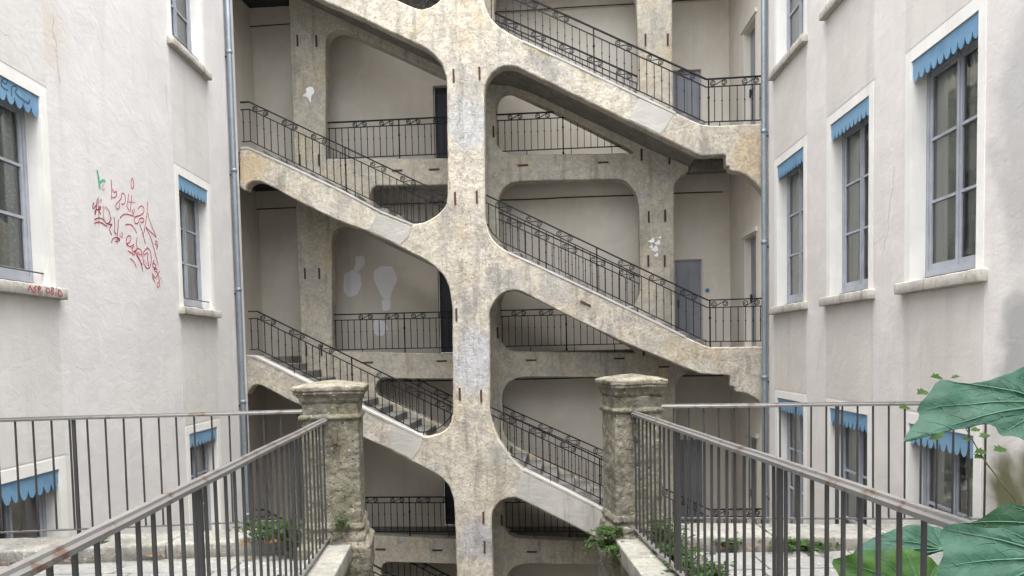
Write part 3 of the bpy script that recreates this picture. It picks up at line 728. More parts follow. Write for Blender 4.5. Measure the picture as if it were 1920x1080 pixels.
# ------------------------------------------------------------------ wrought-iron railings
bal_m = MB()
bal_m.tube([(0, 0, 0), (0, 0, 1)], .0105, 4)
for zc in (.60,):
    bal_m.tube([(0, 0, zc - .022), (0, 0, zc - .012), (0, 0, zc), (0, 0, zc + .012), (0, 0, zc + .022)], [.010, .015, .018, .015, .010], 6)
bal_me = mesh('baluster', bal_m.v, bal_m.f)
post_m = MB()
post_m.tube([(0, 0, 0), (0, 0, .03), (0, 0, .06), (0, 0, 1)], [.03, .026, .016, .016], 6)
post_m.tube([(0, 0, .60), (0, 0, .62), (0, 0, .64), (0, 0, .66)], [.016, .026, .026, .016], 6)
post_me = mesh('post', post_m.v, post_m.f)
def scroll_mesh(slope):
    dx, r = .105, .060
    half = []
    for k in range(24):
        q = k / 23.0
        ang = 1.5 * math.pi - 3.3 * math.pi * (1 - q)
        rr = .014 + (r - .014) * q
        half.append((-dx + rr * math.cos(ang), slope * -dx + rr * math.sin(ang)))
    pts = half + [(-x, -z) for x, z in half[::-1]]
    mb = MB(); mb.tube([(x, 0, z) for x, z in pts], .0075, 4, rz=.0075)
    return mesh('scroll', mb.v, mb.f)
SCR = {}
def interp(path, u):
    for (a, b), (c, d) in zip(path[:-1], path[1:]):
        if a <= u <= c: return b + (d - b) * (u - a) / (c - a) if c > a else b
    return path[0][1] if u < path[0][0] else path[-1][1]
def slope_at(path, u): return (interp(path, u + .05) - interp(path, u - .05)) / .1
def railing(label, path, w, posts=(), bot=None, hh=.95, mid=.80, low=.15, group='wrought-iron stair railings', sp=.145, scr0=.35):
    u0, u1 = path[0][0], path[-1][0]
    um = (u0 + u1) / 2
    root = empty('iron_railing', world_of(um, w, interp(path, um)), -TH)
    tag(root, label, 'railing', group)
    vm = interp(path, um)
    def Lc(u, v): return (u - um, 0, v - vm)
    for nm, h, rx, rz in (('handrail', hh, .024, .012), ('middle_rail', mid, .010, .010)):
        mb = MB(); mb.tube([Lc(a, b + h) for a, b in path], rx, 4, rz=rz); mb.ob(nm, 'iron', root)
    bpath = bot or [(a, b + low) for a, b in path]
    mb = MB(); mb.tube([Lc(a, b) for a, b in bpath], .010, 4, rz=.010); mb.ob('bottom_rail', 'iron', root)
    n = int((u1 - u0) / sp)
    off = ((u1 - u0) - n * sp) / 2
    for k in range(n + 1):
        u = u0 + off + k * sp
        if any(abs(u - p) < .05 for p in posts): continue
        zb = interp(bpath, u); zt = interp(path, u) + mid
        if zt - zb < .1: continue
        o = ob('baluster', bal_me, 'iron', root, loc=Lc(u, zb)); o.scale = (1, 1, zt - zb)
    for p in posts:
        o = ob('post', post_me, 'iron', root, loc=Lc(p, interp(path, p))); o.scale = (1, 1, hh)
    u = u0 + scr0; zc = (hh + mid) / 2 - .003
    while u < u1 - .15:
        if not any(abs(u - p) < .12 for p in posts):
            sl = round(slope_at(path, u), 1)
            if sl not in SCR: SCR[sl] = scroll_mesh(sl)
            ob('scroll', SCR[sl], 'iron', root, loc=Lc(u, interp(path, u) + zc))
        u += .61
    # feet that carry the bottom rail
    for p in [u0 + (u1 - u0) * t for t in (.22, .55, .85)]:
        zb = interp(bpath, p); zs = interp(path, p)
        if zb - zs > .05:
            o = ob('foot', bal_me, 'iron', root, loc=Lc(p, zs - .06)); o.scale = (1, 1, zb - zs + .06)
    return root
LW = {8.6: 'topmost left flight at the picture top', 4.3: 'upper left flight above the filler patches', 0.0: 'lower left flight behind the left pier', -4.2: 'lowest left flight behind the terrace railing'}
RW = {8.6: 'upper right flight', 4.3: 'middle right flight', 0.0: 'lower right flight beside the right pier'}
for f in (8.6, 4.3, 0.0, -4.2):
    base = [(-5.52, f), (-5.33, f), (-1.22, f - 2.08)]
    bl = [(-5.52, f + .15), (-5.33, f + .15), (-2.86, f - 1.12), (-1.95, f - 1.63), (-1.7, f - 1.62), (-1.5, f - 1.52), (-1.36, f - 1.40), (-1.24, f - 1.24)]
    railing('black iron railing on outer edge of ' + LW[f], base, .12, posts=(-3.34,), bot=bl, scr0=.42)
    if f != -4.2 or True:
        ib = [(-4.92, f - .2), (-1.2, f - 2.08)] if False else [(-3.3, f - 1.0), (-1.22, f - 2.07)]
        railing('black iron railing on inner side of ' + LW[f], ib, 1.55, hh=.95)
for f in (8.6, 4.3, 0.0):
    fl = f - 4.3 if f > 0 else -4.2
    base = [(-.46, f - 2.08), (3.93, fl - .01), (5.0, fl)]
    bl = [(-.45, f - 1.70), (-.36, f - 1.88), (-.18, f - 2.07), (.1, f - 2.21), (3.9, fl + .12), (5.0, fl + .11)]
    railing('black iron railing on outer edge of ' + RW[f], base, .12, posts=(1.75, 3.97), bot=bl, scr0=.35)
    railing('black iron railing on inner side of ' + RW[f], [(-.36, f - 2.16), (2.72, fl + .62)], 1.55)
GWL = {4.3: 'upper gallery left of the central column', 0.0: 'middle gallery left of the column, below pale filler patches', -4.2: 'lowest gallery, right beside the left stone pier'}
GWR = {4.3: 'upper gallery right of the central column', 0.0: 'middle gallery right of the central column', -4.2: 'lowest gallery right of the central column'}
for f in (4.3, 0.0, -4.2):
    railing('level black iron railing on ' + GWL[f], [(-4.19, f), (-1.2, f)], 1.60, posts=(-2.55,), hh=.92, mid=.79, low=.12, group='level gallery railings', scr0=.75)
    railing('level black iron railing on ' + GWR[f], [(-.35, f), (2.6, f)], 1.60, posts=(1.1,), hh=.92, mid=.79, low=.12, group='level gallery railings', scr0=.4)

# ------------------------------------------------------------------ wing buildings
def valance_mesh(s0, s1, zt, h, n, xf, d):
    pts = [(s0, zt), (s0, zt - h)]
    wd = (s1 - s0) / n
    for k in range(n):
        a = s0 + k * wd
        for j in range(9):
            t = j / 8.0
            pts.append((a + wd * (.06 + .88 * t), zt - h - .075 * math.sin(math.pi * t) ** .6))
        if k < n - 1:
            pts += [(a + wd * .97, zt - h + .022), (a + wd * 1.03, zt - h + .022)]
    pts += [(s1, zt - h), (s1, zt)]
    N = len(pts)
    v = [xf(a, b, d) for a, b in pts] + [xf(a, b, d + .012) for a, b in pts]
    f = [(k, (k + 1) % N, N + (k + 1) % N, N + k) for k in range(N)]
    tr = tessellate_polygon([[Vector((a, b, 0)) for a, b in pts]])
    f += [tuple(t) for t in tr] + [tuple(i + N for i in t)[::-1] for t in tr]
    return mesh('valance', v, f)

def glazed(name, vs, fs):
    me = bpy.data.meshes.new(name); me.from_pydata(vs, [], fs); me.update()
    nx = me.polygons[0].normal.x
    if nx * vs_side[0] < 0: me.flip_normals()
    return me
vs_side = [1]
def window(bld, xf, s0, s1, z0, z1, valance=True, curtain=None, bar=False, nsc=10, swap=False, sillh=.13, lbl=None):
    """casement of two leaves with three panes each, stone sill, blue scalloped valance"""
    d0, d1 = .18, .235
    zt = z1 - .10
    zb = z0 + .05
    mb = MB()
    fw = .055
    mb.box((s0, zb, d0), (s0 + fw, zt, d1)); mb.box((s1 - fw, zb, d0), (s1, zt, d1))
    mb.box((s0 + fw, zt - fw, d0), (s1 - fw, zt, d1)); mb.box((s0 + fw, zb, d0 - .02), (s1 - fw, zb + .075, d1))
    cm = (s0 + s1) / 2
    for (a, b) in ((s0 + fw, cm), (cm, s1 - fw)):
        st = .05
        e = .002
        mb.box((a + e, zb + .076, d0 + .012), (a + st, zt - fw - e, d1 - .004)); mb.box((b - st, zb + .076, d0 + .012), (b - e, zt - fw - e, d1 - .004))
        mb.box((a + st, zb + .076, d0 + .014), (b - st, zb + .15, d1 - .006)); mb.box((a + st, zt - fw - .06, d0 + .014), (b - st, zt - fw - e, d1 - .006))
    mb.box((cm - .022, zb + .08, d0 - .006), (cm + .022, zt - fw - .004, d0 + .014))
    win = ob('window', mesh('window', [xf(*p) for p in mb.v], mb.f), 'frame', bld)
    if lbl: win['label'] = lbl
    gz0, gz1 = zb + .15, zt - fw - .06
    for (a, b) in ((s0 + fw + .05, cm - .05), (cm + .05, s1 - fw - .05)):
        for k in range(3):
            za, zc = gz0 + (gz1 - gz0) * k / 3, gz0 + (gz1 - gz0) * (k + 1) / 3
            if k:
                m2 = MB().box((a + .001, za - .016, d0 + .008), (b - .001, za + .016, d1 - .002)); ob('glazing_bar', mesh('glazing_bar', [xf(*p) for p in m2.v], m2.f), 'frame', win)
            tl = random.uniform(-.004, .004)
            me = glazed('pane', [xf(a, za, .212 + tl), xf(b, za, .212 - tl), xf(b, zc, .212 - tl), xf(a, zc, .212 + tl)], [(0, 1, 2, 3)])
            ob('pane', me, 'glass', win)
    m2 = MB().box((s0, zt + .004, .15), (s1, z1 - .002, .26)); ob('header_box', mesh('header_box', [xf(*p) for p in m2.v], m2.f), 'frame', win)
    # sill
    mid = xf(cm, z0 - sillh / 2, .03)
    me = rough_block('sill', (s0 - .20, z0 - sillh, -.10), (s1 + .20, z0, .18), .07, .006, 7, .012, s0 + z0)
    for v in me.vertices: v.co = Vector(xf(v.co.x, v.co.y, v.co.z))
    bm = bmesh.new(); bm.from_mesh(me); bmesh.ops.recalc_face_normals(bm, faces=bm.faces); bm.to_mesh(me); bm.free()
    ob('sill', me, 'sill', win)
    m2 = MB().box((s0 + .01, z0 + .002, .14), (s1 - .01, zb - .004, .24)); ob('threshold', mesh('threshold', [xf(*p) for p in m2.v], m2.f), 'door_dark', win)
    if valance:
        ob('valance', valance_mesh(s0 + .004, s1 - .004, z1 - .004, .17, nsc, xf, .012), 'valance', win)
    if bar:
        m2 = MB(); m2.tube([(s0 - .04, z0 + .16, .06), (s1 + .04, z0 + .16, .06)], .009, 6)
        ob('guard_bar', mesh('guard_bar', [xf(*p) for p in m2.v], m2.f), 'steel', win)
    # interior
    rm = MB()
    a, b, c, d = s0 - .25, s1 + .25, z0 - .3, z1 + .1
    q = [(a, c), (b, c), (b, d), (a, d)]
    for (p, r) in zip(q, q[1:] + q[:1]):
        rm.add([xf(p[0], p[1], .275), xf(r[0], r[1], .275), xf(r[0], r[1], 1.6), xf(p[0], p[1], 1.6)], [(0, 1, 2, 3)])
    rm.add([xf(p[0], p[1], 1.6) for p in q], [(0, 1, 2, 3)])
    ob('room_lining', mesh('room_lining', rm.v, rm.f), 'room', win)
    if curtain:
        for (ca, cb, mt) in curtain:
            cv = []; cf = []; N = 40
            for i in range(N + 1):
                t = i / N; s = s0 + fw + (s1 - s0 - 2 * fw) * (ca + (cb - ca) * t)
                dd = .262 + .010 * math.sin(t * (cb - ca) * 60) + .008 * math.sin(t * 23)
                cv += [xf(s, zb + .10, dd), xf(s, zt - .06, dd)]
            for i in range(N): cf.append((2 * i, 2 * i + 2, 2 * i + 3, 2 * i + 1))
            ob('curtain', mesh('curtain', cv, cf, True), mt, win)
    return win

def surround(bld, xf, s0, s1, z0, z1, wd=.13, pr=-.007):
    j = lambda k: noise.noise(Vector((s0 * 3 + k, z0, 1))) * .012
    mb = MB()
    mb.box((s0 - wd + j(1), z0, pr), (s0, z1 + wd, .002)); mb.box((s1, z0, pr), (s1 + wd + j(2), z1 + wd, .002)); mb.box((s0, z1, pr), (s1, z1 + wd + j(3), .002))
    # painted reveals, 2 mm proud of the wall's own reveal
    mb.box((s0, z0 + .001, pr + .001), (s0 + .003, z1 - .001, .178)); mb.box((s1 - .003, z0 + .001, pr + .001), (s1, z1 - .001, .178))
    ob('surround', mesh('surround', [xf(*p) for p in mb.v], mb.f), 'white', bld)

left = empty('left_building', XL(11, GZ, 0))
tag(left, 'pale grey plastered wing on the left with red graffiti and blue valances', 'building')
left.rotation_euler = (0, 0, 0)
lo = left.location.copy()
def XLl(s, z, d): p = XL(s, z, d); return (p[0] - lo.x, p[1] - lo.y, p[2] - lo.z)
LS = [(7.44, 8.72), (12.44, 13.70)]
LZ = [(5.22, 7.40), (.86, 3.05), (-3.46, -1.28)]
holes = [(a, b, c, d) for (a, b) in LS for (c, d) in LZ]
ob('wall', holed_wall(1.0, 15.44, GZ, 11.5, holes, .95, XLl), 'left', left)
right = empty('right_building', XR(11, GZ, 0))
tag(right, 'pale plastered wing on the right with three columns of tall casement windows', 'building')
ro = right.location.copy()
def XRl(s, z, d): p = XR(s, z, d); return (p[0] - ro.x, p[1] - ro.y, p[2] - ro.z)
RS = [(7.56, 8.90), (10.02, 11.34), (12.47, 13.85)]
RZ = [(5.06, 7.60), (.73, 3.31), (-3.57, -.96)]
holes = [(a, b, c, d) for (a, b) in RS for (c, d) in RZ]
ob('wall', holed_wall(1.0, 14.50, GZ, 11.5, holes, .55, XRl), 'right', right)
CUR = {(0, 0): [(0, 1, 'lace')], (0, 1): [(0, .97, 'lace')], (0, 2): None, (1, 0): [(0, 1, 'lace')], (1, 1): [(0.0, .40, 'red_curtain'), (.45, 1, 'blind')], (1, 2): [(.4, 1, 'blind')]}
rown = ['upper', 'middle', 'lower']
vs_side[0] = 1      # panes face the court
for i, (a, b) in enumerate(LS):
    for j, (c, d) in enumerate(LZ):
        window(left, XLl, a, b, c, d, True, CUR[(i, j)], bar=(j < 2), nsc=9)
        surround(left, XLl, a, b, c, d)
        if j < 2:
            zz = LZ[j + 1][1] + .16
            mb = MB().box((a - .15, zz, -.003), (b + .15, c - .135, .003)); ob('spandrel', mesh('spandrel', [XLl(*p) for p in mb.v], mb.f), 'left_sp', left)
vs_side[0] = -1
for i, (a, b) in enumerate(RS):
    for j, (c, d) in enumerate(RZ):
        window(right, XRl, a, b, c, d, True, [(.0, .28, 'blind')] if False else [(.0, .12, 'blind'), (.13, .97, 'sheer')], nsc=10)
        surround(right, XRl, a, b, c, d)
        if j < 2:
            zz = RZ[j + 1][1] + .16
            mb = MB().box((a - .15, zz, -.003), (b + .15, c - .135, .003)); ob('spandrel', mesh('spandrel', [XRl(*p) for p in mb.v], mb.f), 'right_sp', right)
# graffiti strokes on the left wall, the near sill and the near valance
for ci, (code, mt, wd) in enumerate((('r', 'red_paint', .018), ('d', 'dark_red', .018), ('k', 'pink_paint', .02), ('g', 'green_paint', .035))):
    mb = MB()
    if code == 'k':
        for k, (c_, pts) in enumerate(GR):
            if c_ == code:
                m1 = MB(); ribbon(m1, pts, wd, XLl, -.0035 - .0003 * k / 10 - .001 * ci)
                ob('graffiti', mesh('graffiti', m1.v, m1.f), mt, left)['label'] = 'faint pink stroke of the tag'
        continue
    for k, (c_, pts) in enumerate(GR):
        if c_ == code: ribbon(mb, pts, wd, XLl, -.0035 - .0003 * k / 10 - .001 * ci)
    o = ob('graffiti', mesh('graffiti', mb.v, mb.f), mt, left)
    o['label'] = {'r': 'red scrawled tag across the wall', 'd': 'dark red scrawl at the tag\'s left', 'k': 'faint pink strokes of the tag', 'g': 'short green stroke above the tag'}[code]
mb = MB()
for k, pts in enumerate(GS): ribbon(mb, pts, .016, XLl, -.112 - .0004 * k)
ob('graffiti', mesh('graffiti', mb.v, mb.f), 'dark_red', left)['label'] = 'red letters scrawled on the window sill'
mb = MB()
for k, pts in enumerate(GV): ribbon(mb, pts, .018, XLl, .009 - .0004 * k)
ob('graffiti', mesh('graffiti', mb.v, mb.f), 'grey_paint', left)['label'] = 'dark scrawl on the blue valance'
# hairline cracks in the plaster
def crack(bld, xf, p0, p1, sd, mt='earth'):
    pts = []
    for k in range(15):
        t = k / 14
        pts.append((p0[0] + (p1[0] - p0[0]) * t + noise.noise(Vector((t * 6, sd, 0))) * .07, p0[1] + (p1[1] - p0[1]) * t + noise.noise(Vector((t * 6, sd, 5))) * .05))
    m1 = MB(); ribbon(m1, pts, .0045, xf, -.003); ob('crack', mesh('crack', m1.v, m1.f), mt, bld)
crack(left, XLl, (9.05, 4.15), (9.15, 3.35), 1.0); crack(left, XLl, (7.9, 3.6), (8.7, 3.35), 2.0); crack(left, XLl, (12.1, 4.4), (12.25, 3.5), 3.0)
crack(right, XRl, (9.3, 2.2), (9.55, 1.2), 4.0); crack(right, XRl, (11.7, .1), (11.9, -.6), 5.0)
# roofs overhang
for bld, xf, oo in ((left, XLl, lo), (right, XRl, ro)):
    mb = MB().box((.9, 11.5, -.12), (14.3, 11.65, .8)); ob('eaves', mesh('eaves', [xf(*p) for p in mb.v], mb.f), 'sill', bld)

# ------------------------------------------------------------------ drainpipes
def drainpipe(label, x, y, joints):
    root = empty('drainpipe', (x, y, GZ)); tag(root, label, 'drainpipe', 'zinc drainpipes')
    mb = MB(); n = 14
    mb.tube([(0, 0, z) for z in (0, 5, 10, 14, 19.8)], .052, n); mb.ob('pipe', 'zinc', root, smooth=True)
    for z in joints:
        m2 = MB(); m2.tube([(0, 0, z - .035 - GZ), (0, 0, z - .03 - GZ), (0, 0, z + .03 - GZ), (0, 0, z + .035 - GZ)], [.053, .062, .062, .053], n); m2.ob('collar', 'zinc', root, smooth=True)
        sx = -1 if x < 0 else 1
        m3 = MB().box((min(0, sx * .12), -.012, z - .10 - GZ), (max(0, sx * .12), .012, z - .07 - GZ)); m3.ob('bracket', 'steel', root)
drainpipe('zinc drainpipe running down the left wing next to the staircase', XL(14.9, 0, 0)[0] + .085, 14.9, (6.0, 3.7, 1.35, -.9, -3.2, -5.4))
drainpipe('zinc drainpipe at the right corner between staircase and right wing', XR(14.36, 0, 0)[0] - .085, 14.36, (7.2, 4.1, 2.0, -.6, -2.9, -5.2))

# ------------------------------------------------------------------ ground, terrace
g = MB(); g.add([(-60, -60, GZ), (60, -60, GZ), (60, 60, GZ), (-60, 60, GZ)], [(0, 1, 2, 3)])
structure(g.ob('ground', 'ground'))
FZ, CZ = -1.85, -1.75
mb = MB().box((-9, -6.6, GZ), (9, -6.0, 8.5)); structure(mb.ob('rear_sky_blocker', 'left'))  # unseen wall behind the camera, added to block frontal sky light
def rails_x(y, side):     # line of the near railings
    return -1.42 - (y - 2.05) * .0672 if side < 0 else 1.47 - (y - 2.48) * .0745
def far_y(x, side): return (7.32 + (x + 5.05) * .10) if side < 0 else 7.42 - (x - 1.45) * .10
terr = []
for side, nm in ((-1, 'terrace_left'), (1, 'terrace_right')):
    xo = -5.4 if side < 0 else 4.75
    ys = [-3.0, 1.0, 6.7]
    poly = [(xo, -3.0), (xo, far_y(xo, side)), ((-2.1 if side < 0 else 1.45), far_y(-2.1 if side < 0 else 1.45, side)), (rails_x(6.75, side) + side * .03, 6.75), (rails_x(1.2, side) + side * .03, 1.2), (0.0, 1.2), (0.0, -3.0)]
    v = [(a, b, FZ - .045) for a, b in poly] + [(a, b, GZ) for a, b in poly]
    N = len(poly)
    f = [tuple(range(N)), tuple(range(N, 2 * N))[::-1]] + [(k, (k + 1) % N, N + (k + 1) % N, N + k) for k in range(N)]
    t_ = structure(ob('terrace', mesh('terrace', v, f), 'kerb')); terr.append(t_)
    # paving slabs as pieces, joints recessed
    pm = {}
    random.seed(11 + side)
    y = 1.25
    row = 0
    while y < 6.55:
        h = random.choice((.42, .5, .58))
        y1 = min(y + h, 6.62 if side < 0 else 6.80)
        x = rails_x(y, side) + side * .05
        while abs(x) < abs(xo) - .05:
            wd = random.uniform(.65, 1.1)
            x1 = x + side * wd
            if abs(x1) > abs(xo): x1 = xo
            a, b = min(x, x1) + .006, max(x, x1) - .006
            if b - a > .05:
                dz = random.uniform(-.004, .004)
                mb = MB().box((a, y + .006, FZ - .05), (b, y1 - .006, FZ + dz))
                ob('paving_slab', bevel_mesh(mesh('paving_slab', mb.v, mb.f), .007), 'paving', t_)
            x = x1
        y = y1; row += 1
    # kerb stones along the outer edge
    x = -2.05 if side < 0 else 1.5
    k = 0
    while abs(x) < abs(xo) - .02:
        wd = random.uniform(.9, 1.35); x1 = x + side * wd
        if abs(x1) > abs(xo): x1 = xo
        a, b = min(x, x1) + .005, max(x, x1) - .005
        me = rough_block('kerb_stone', (a, -.60, FZ - .1), (b, -.06, CZ), .07, .006, 6, .02, k + side * 7.0)
        for vv in me.vertices: vv.co.y += far_y(vv.co.x, side)
        ob('kerb_stone', me, 'kerb', t_); x = x1; k += 1
# stair going down between the parapets
st = structure(ob('terrace_steps', mesh('terrace_steps', *(lambda m: (m.v, m.f))(MB().box((-1.4, .2, GZ), (1.2, 1.25, FZ - .05)))), 'kerb'))
for k in range(17):
    mb = MB().box((-1.5, 1.25 + k * .34, FZ - 1.2 - (k + 1) * .17), (1.15, 1.62 + k * .34, FZ - (k + 1) * .17))
    ob('step', bevel_mesh(mesh('step', mb.v, mb.f), .015), 'kerb', st)

# parapets carrying the near railings
for side in (-1, 1):
    root = empty('parapet', (rails_x(4, side), 4.0, GZ))
    tag(root, 'low stone parapet with flat slabs left of the gap between the piers' if side < 0 else 'low stone parapet with flat slabs right of the gap between the piers', 'parapet', 'stone parapets')
    def inner(y): return -1.50 + (6.57 - y) * .075 if side < 0 else .93 + (6.65 - y) * .045
    def L(x, y, z): return (x - root.location.x, y - 4.0, z - GZ)
    y = 1.2; k = 0
    cuts = [1.2, 2.0, 2.95, 3.9, 4.75, 5.62, 6.16, 6.78]
    for y0, y1 in zip(cuts[:-1], cuts[1:]):
        me = rough_block('parapet_slab', (0, y0 + .006, CZ - .16), (1, y1 - .006, CZ), .07, .005, 7, .02, k * 3.1 + side)
        for v in me.vertices:
            t = v.co.x; yy = v.co.y
            xo_, xi = rails_x(yy, side) + side * .09, inner(yy)
            v.co = Vector(L(xo_ + (xi - xo_) * t, yy, v.co.z))
        bm = bmesh.new(); bm.from_mesh(me); bmesh.ops.recalc_face_normals(bm, faces=bm.faces); bm.to_mesh(me); bm.free()
        ob('parapet_slab', me, 'cap_stone', root); k += 1
    vs = []
    for yy in (1.2, 3, 5, 6.78):
        xo_, xi = rails_x(yy, side) + side * .05, inner(yy) + side * .05
        vs += [L(xo_, yy, CZ - .165), L(xi, yy, CZ - .165), L(xi, yy, GZ), L(xo_, yy, GZ)]
    fs = [(4 * i + q, 4 * i + (q + 1) % 4, 4 * i + 4 + (q + 1) % 4, 4 * i + 4 + q) for i in range(3) for q in range(4)] + [(0, 1, 2, 3), (15, 14, 13, 12)]
    ob('parapet_wall', mesh('parapet_wall', vs, fs), 'pier', root)

# ------------------------------------------------------------------ stone piers
def square_loft(name, prof, npt=14, amp=.012, fr=7.0, seed=0.0, top=None, mat='pier', chip=.0, parent=None):
    """prof: list of (z, half size). rough square shaft, optional domed top"""
    V = []; Fc = []
    zs = []
    for (z0, h0), (z1, h1) in zip(prof[:-1], prof[1:]):
        n = min(120, max(1, int(abs(z1 - z0) / .011))) if z0 + GZ > -2.3 else 3
        for k in range(n): zs.append((z0 + (z1 - z0) * k / n, h0 + (h1 - h0) * k / n))
    zs.append(prof[-1])
    N = npt * 4
    def ring(z, h):
        out = []
        for s in range(4):
            for k in range(npt):
                t = -1 + 2 * k / npt
                p = {0: (t, -1), 1: (1, t), 2: (-t, 1), 3: (-1, -t)}[s]
                L = max(1.0, (abs(p[0]) ** 26 + abs(p[1]) ** 26) ** (1 / 26.0))
                x, y = p[0] / L * h, p[1] / L * h
                q = Vector((x, y, z)) * fr + Vector((seed, seed * 2.1, 0))
                nrm = Vector((p[0], p[1], 0)).normalized()
                d = noise.fractal(q, .75, 2.1, 6) * amp - max(0, noise.noise(q * 2.6 + Vector((1, 7, 2))) - .22) * amp * 2.4 - max(0, noise.noise(q * .6 + Vector((4, 4, 4))) - .25) * amp * 2.2
                if chip:
                    d -= chip * max(0, noise.noise(Vector((x * 9 + seed, y * 9, z * 3))) - .05)
                out.append((x + nrm.x * d, y + nrm.y * d, z + noise.noise(q * .8) * amp * .5))
        return out
    for z, h in zs: V += ring(z, h)
    for i in range(len(zs) - 1):
        for k in range(N): Fc.append((i * N + k, i * N + (k + 1) % N, (i + 1) * N + (k + 1) % N, (i + 1) * N + k))
    if top is not None:
        b = (len(zs) - 1) * N
        zt, ht = zs[-1]
        R_ = 6
        for r in range(1, R_):
            s = 1 - r / R_
            for k in range(N):
                x, y, z = V[b + k]
                V.append((x * s, y * s, zt + top * (1 - s) ** .8 + noise.fractal(Vector((x * s, y * s, seed)) * 9, .9, 2, 3) * .008))
        V.append((0, 0, zt + top)); c = len(V) - 1
        for r in range(R_ - 1):
            for k in range(N):
                a0 = b + r * N if r == 0 else b + r * N
                Fc.append((b + r * N + k, b + r * N + (k + 1) % N, b + (r + 1) * N + (k + 1) % N, b + (r + 1) * N + k))
        for k in range(N): Fc.append((b + (R_ - 1) * N + k, b + (R_ - 1) * N + (k + 1) % N, c))
    return ob(name, mesh(name, V, Fc, True), mat, parent)
def pier(x, y, hs, rot, label, sd):
    root = empty('stone_pier', (x, y, GZ), rot); tag(root, label, 'pier', 'stone gate piers')
    o = -GZ
    P = lambda l: [(z + o, h * hs) for z, h in l]
    square_loft('footing', P([(-8.4, 1.25), (-3.0, 1.25), (-2.15, 1.22), (-2.02, 1.3), (-1.80, 1.3), (-1.745, 1.12)]), 26, .014, 5, sd + 9, 0.001, parent=root)
    square_loft('base', P([(-1.76, 1.16), (-1.70, 1.14), (-1.66, 1.06), (-1.62, 1.10), (-1.57, 1.02)]), 30, .013, 8, sd + 5, 0.0, parent=root)
    square_loft('shaft', P([(-1.575, 1.01), (-1.2, 1.0), (-.9, 1.0), (-.60, 1.0)]), 34, .0065, 9, sd, 0.0, parent=root)
    square_loft('ring_moulding', P([(-.61, 1.0), (-.60, 1.06), (-.585, 1.10), (-.57, 1.10), (-.555, 1.06), (-.548, 1.01)]), 34, .006, 9, sd + 2, 0.0, parent=root, chip=.02)
    square_loft('neck', P([(-.555, .99), (-.5, .99), (-.445, 1.0)]), 30, .005, 9, sd + 3, 0.0, parent=root)
    square_loft('cap', P([(-.445, 1.0), (-.443, 1.035), (-.430, 1.035), (-.428, 1.06), (-.418, 1.06), (-.405, 1.07), (-.390, 1.10), (-.378, 1.15), (-.372, 1.18), (-.370, 1.16), (-.366, 1.16), (-.363, 1.22), (-.345, 1.245), (-.335, 1.22), (-.332, 1.27), (-.295, 1.28), (-.286, 1.255)]), 40, .007, 9, sd + 4, .05, parent=root, chip=.05)
    # mortises and iron sockets where the railings enter
    return root
pierL = pier(-1.732, 7.12, .262, R(7), 'mossy stone pier with moulded cap left of the stair opening', 1.0)
pierR = pier(1.155, 7.17, .233, R(8), 'mossy stone pier with moulded cap right of the stair opening, weeds at its foot', 23.0)
for (p, hx) in ((pierL, .02), (pierR, -.07)):
    m2 = MB().box((hx, -.30, -GZ - .82), (hx + .045, -.24, -GZ - .69)); m2.ob('iron_socket', 'earth', p)

# ------------------------------------------------------------------ terrace railings
bar_me = mesh('bar', *(lambda m: (m.v, m.f))(MB().tube([(0, 0, 0), (0, 0, .5), (0, 0, 1)], .0105, 4)))
def steel_railing(label, p0, p1, zt, zb, sp, posts, group, foot):
    a, b = Vector((p0[0], p0[1], 0)), Vector((p1[0], p1[1], 0))
    L = (b - a).length; dirv = (b - a) / L
    ang = math.atan2(dirv.y, dirv.x)
    root = empty('terrace_railing', (a.x, a.y, foot), ang); tag(root, label, 'railing', group)
    mb = MB()
    pr = [(.030, -.020), (.030, .000), (.018, .009), (.014, .021), (-.014, .021), (-.018, .009), (-.030, .0), (-.030, -.020)]
    v = []
    N = 24
    for i in range(N + 1):
        t = L * i / N
        wz = noise.noise(Vector((t * 1.5, p0[0], 3))) * .004
        v += [(t, y, z + zt - foot + wz) for y, z in pr]
    f = [(8 * i + k, 8 * i + (k + 1) % 8, 8 * i + 8 + (k + 1) % 8, 8 * i + 8 + k) for i in range(N) for k in range(8)] + [tuple(range(8)), tuple(range(8 * N, 8 * N + 8))]
    mb.add(v, f); mb.ob('handrail', 'rail_rust', root)
    m2 = MB().box((0, -.02, zb - foot - .006), (L, .02, zb - foot + .006)); m2.ob('bottom_rail', 'rail_rust', root)
    n = int(L / sp)
    for k in range(n + 1):
        t = .05 + k * sp
        if t > L - .02: break
        o = ob('bar', bar_me, 'steel', root, loc=(t, 0, zb - foot + .005)); o.scale = (1, 1, zt - zb - .015)
        o.rotation_euler = (random.uniform(-.004, .004), random.uniform(-.004, .004), 0)
    for t in posts:
        m3 = MB().box((t - .016, -.012, -.0), (t + .016, .012, zt - foot - .008)); m3.ob('post', 'steel', root)
    return root
steel_railing('grey steel bar railing in front, from lower left corner to left pier', (rails_x(6.93, -1), 6.93), (rails_x(1.3, -1), 1.3), -.60, -1.70, .155, (1.45, 3.4, 5.2), 'near terrace railings', CZ)
steel_railing('grey steel bar railing in front, from right pier to the large leaves', (rails_x(6.93, 1), 6.93), (rails_x(2.25, 1), 2.25), -.60, -1.70, .138, (1.35, 3.15, 4.6), 'near terrace railings', CZ)
steel_railing('grey steel bar railing along the far left terrace edge, behind the left pier', (-2.0, far_y(-2.0, -1) + .02), (-5.36, far_y(-5.36, -1) + .02), -.575, -1.705, .172, (2.42,), 'far terrace railings', CZ - .06)
steel_railing('grey steel bar railing along the far right terrace edge, up to the right wing', (1.42, far_y(1.42, 1)), (4.72, far_y(4.72, 1)), -.58, -1.715, .148, (1.78,), 'far terrace railings', CZ - .06)

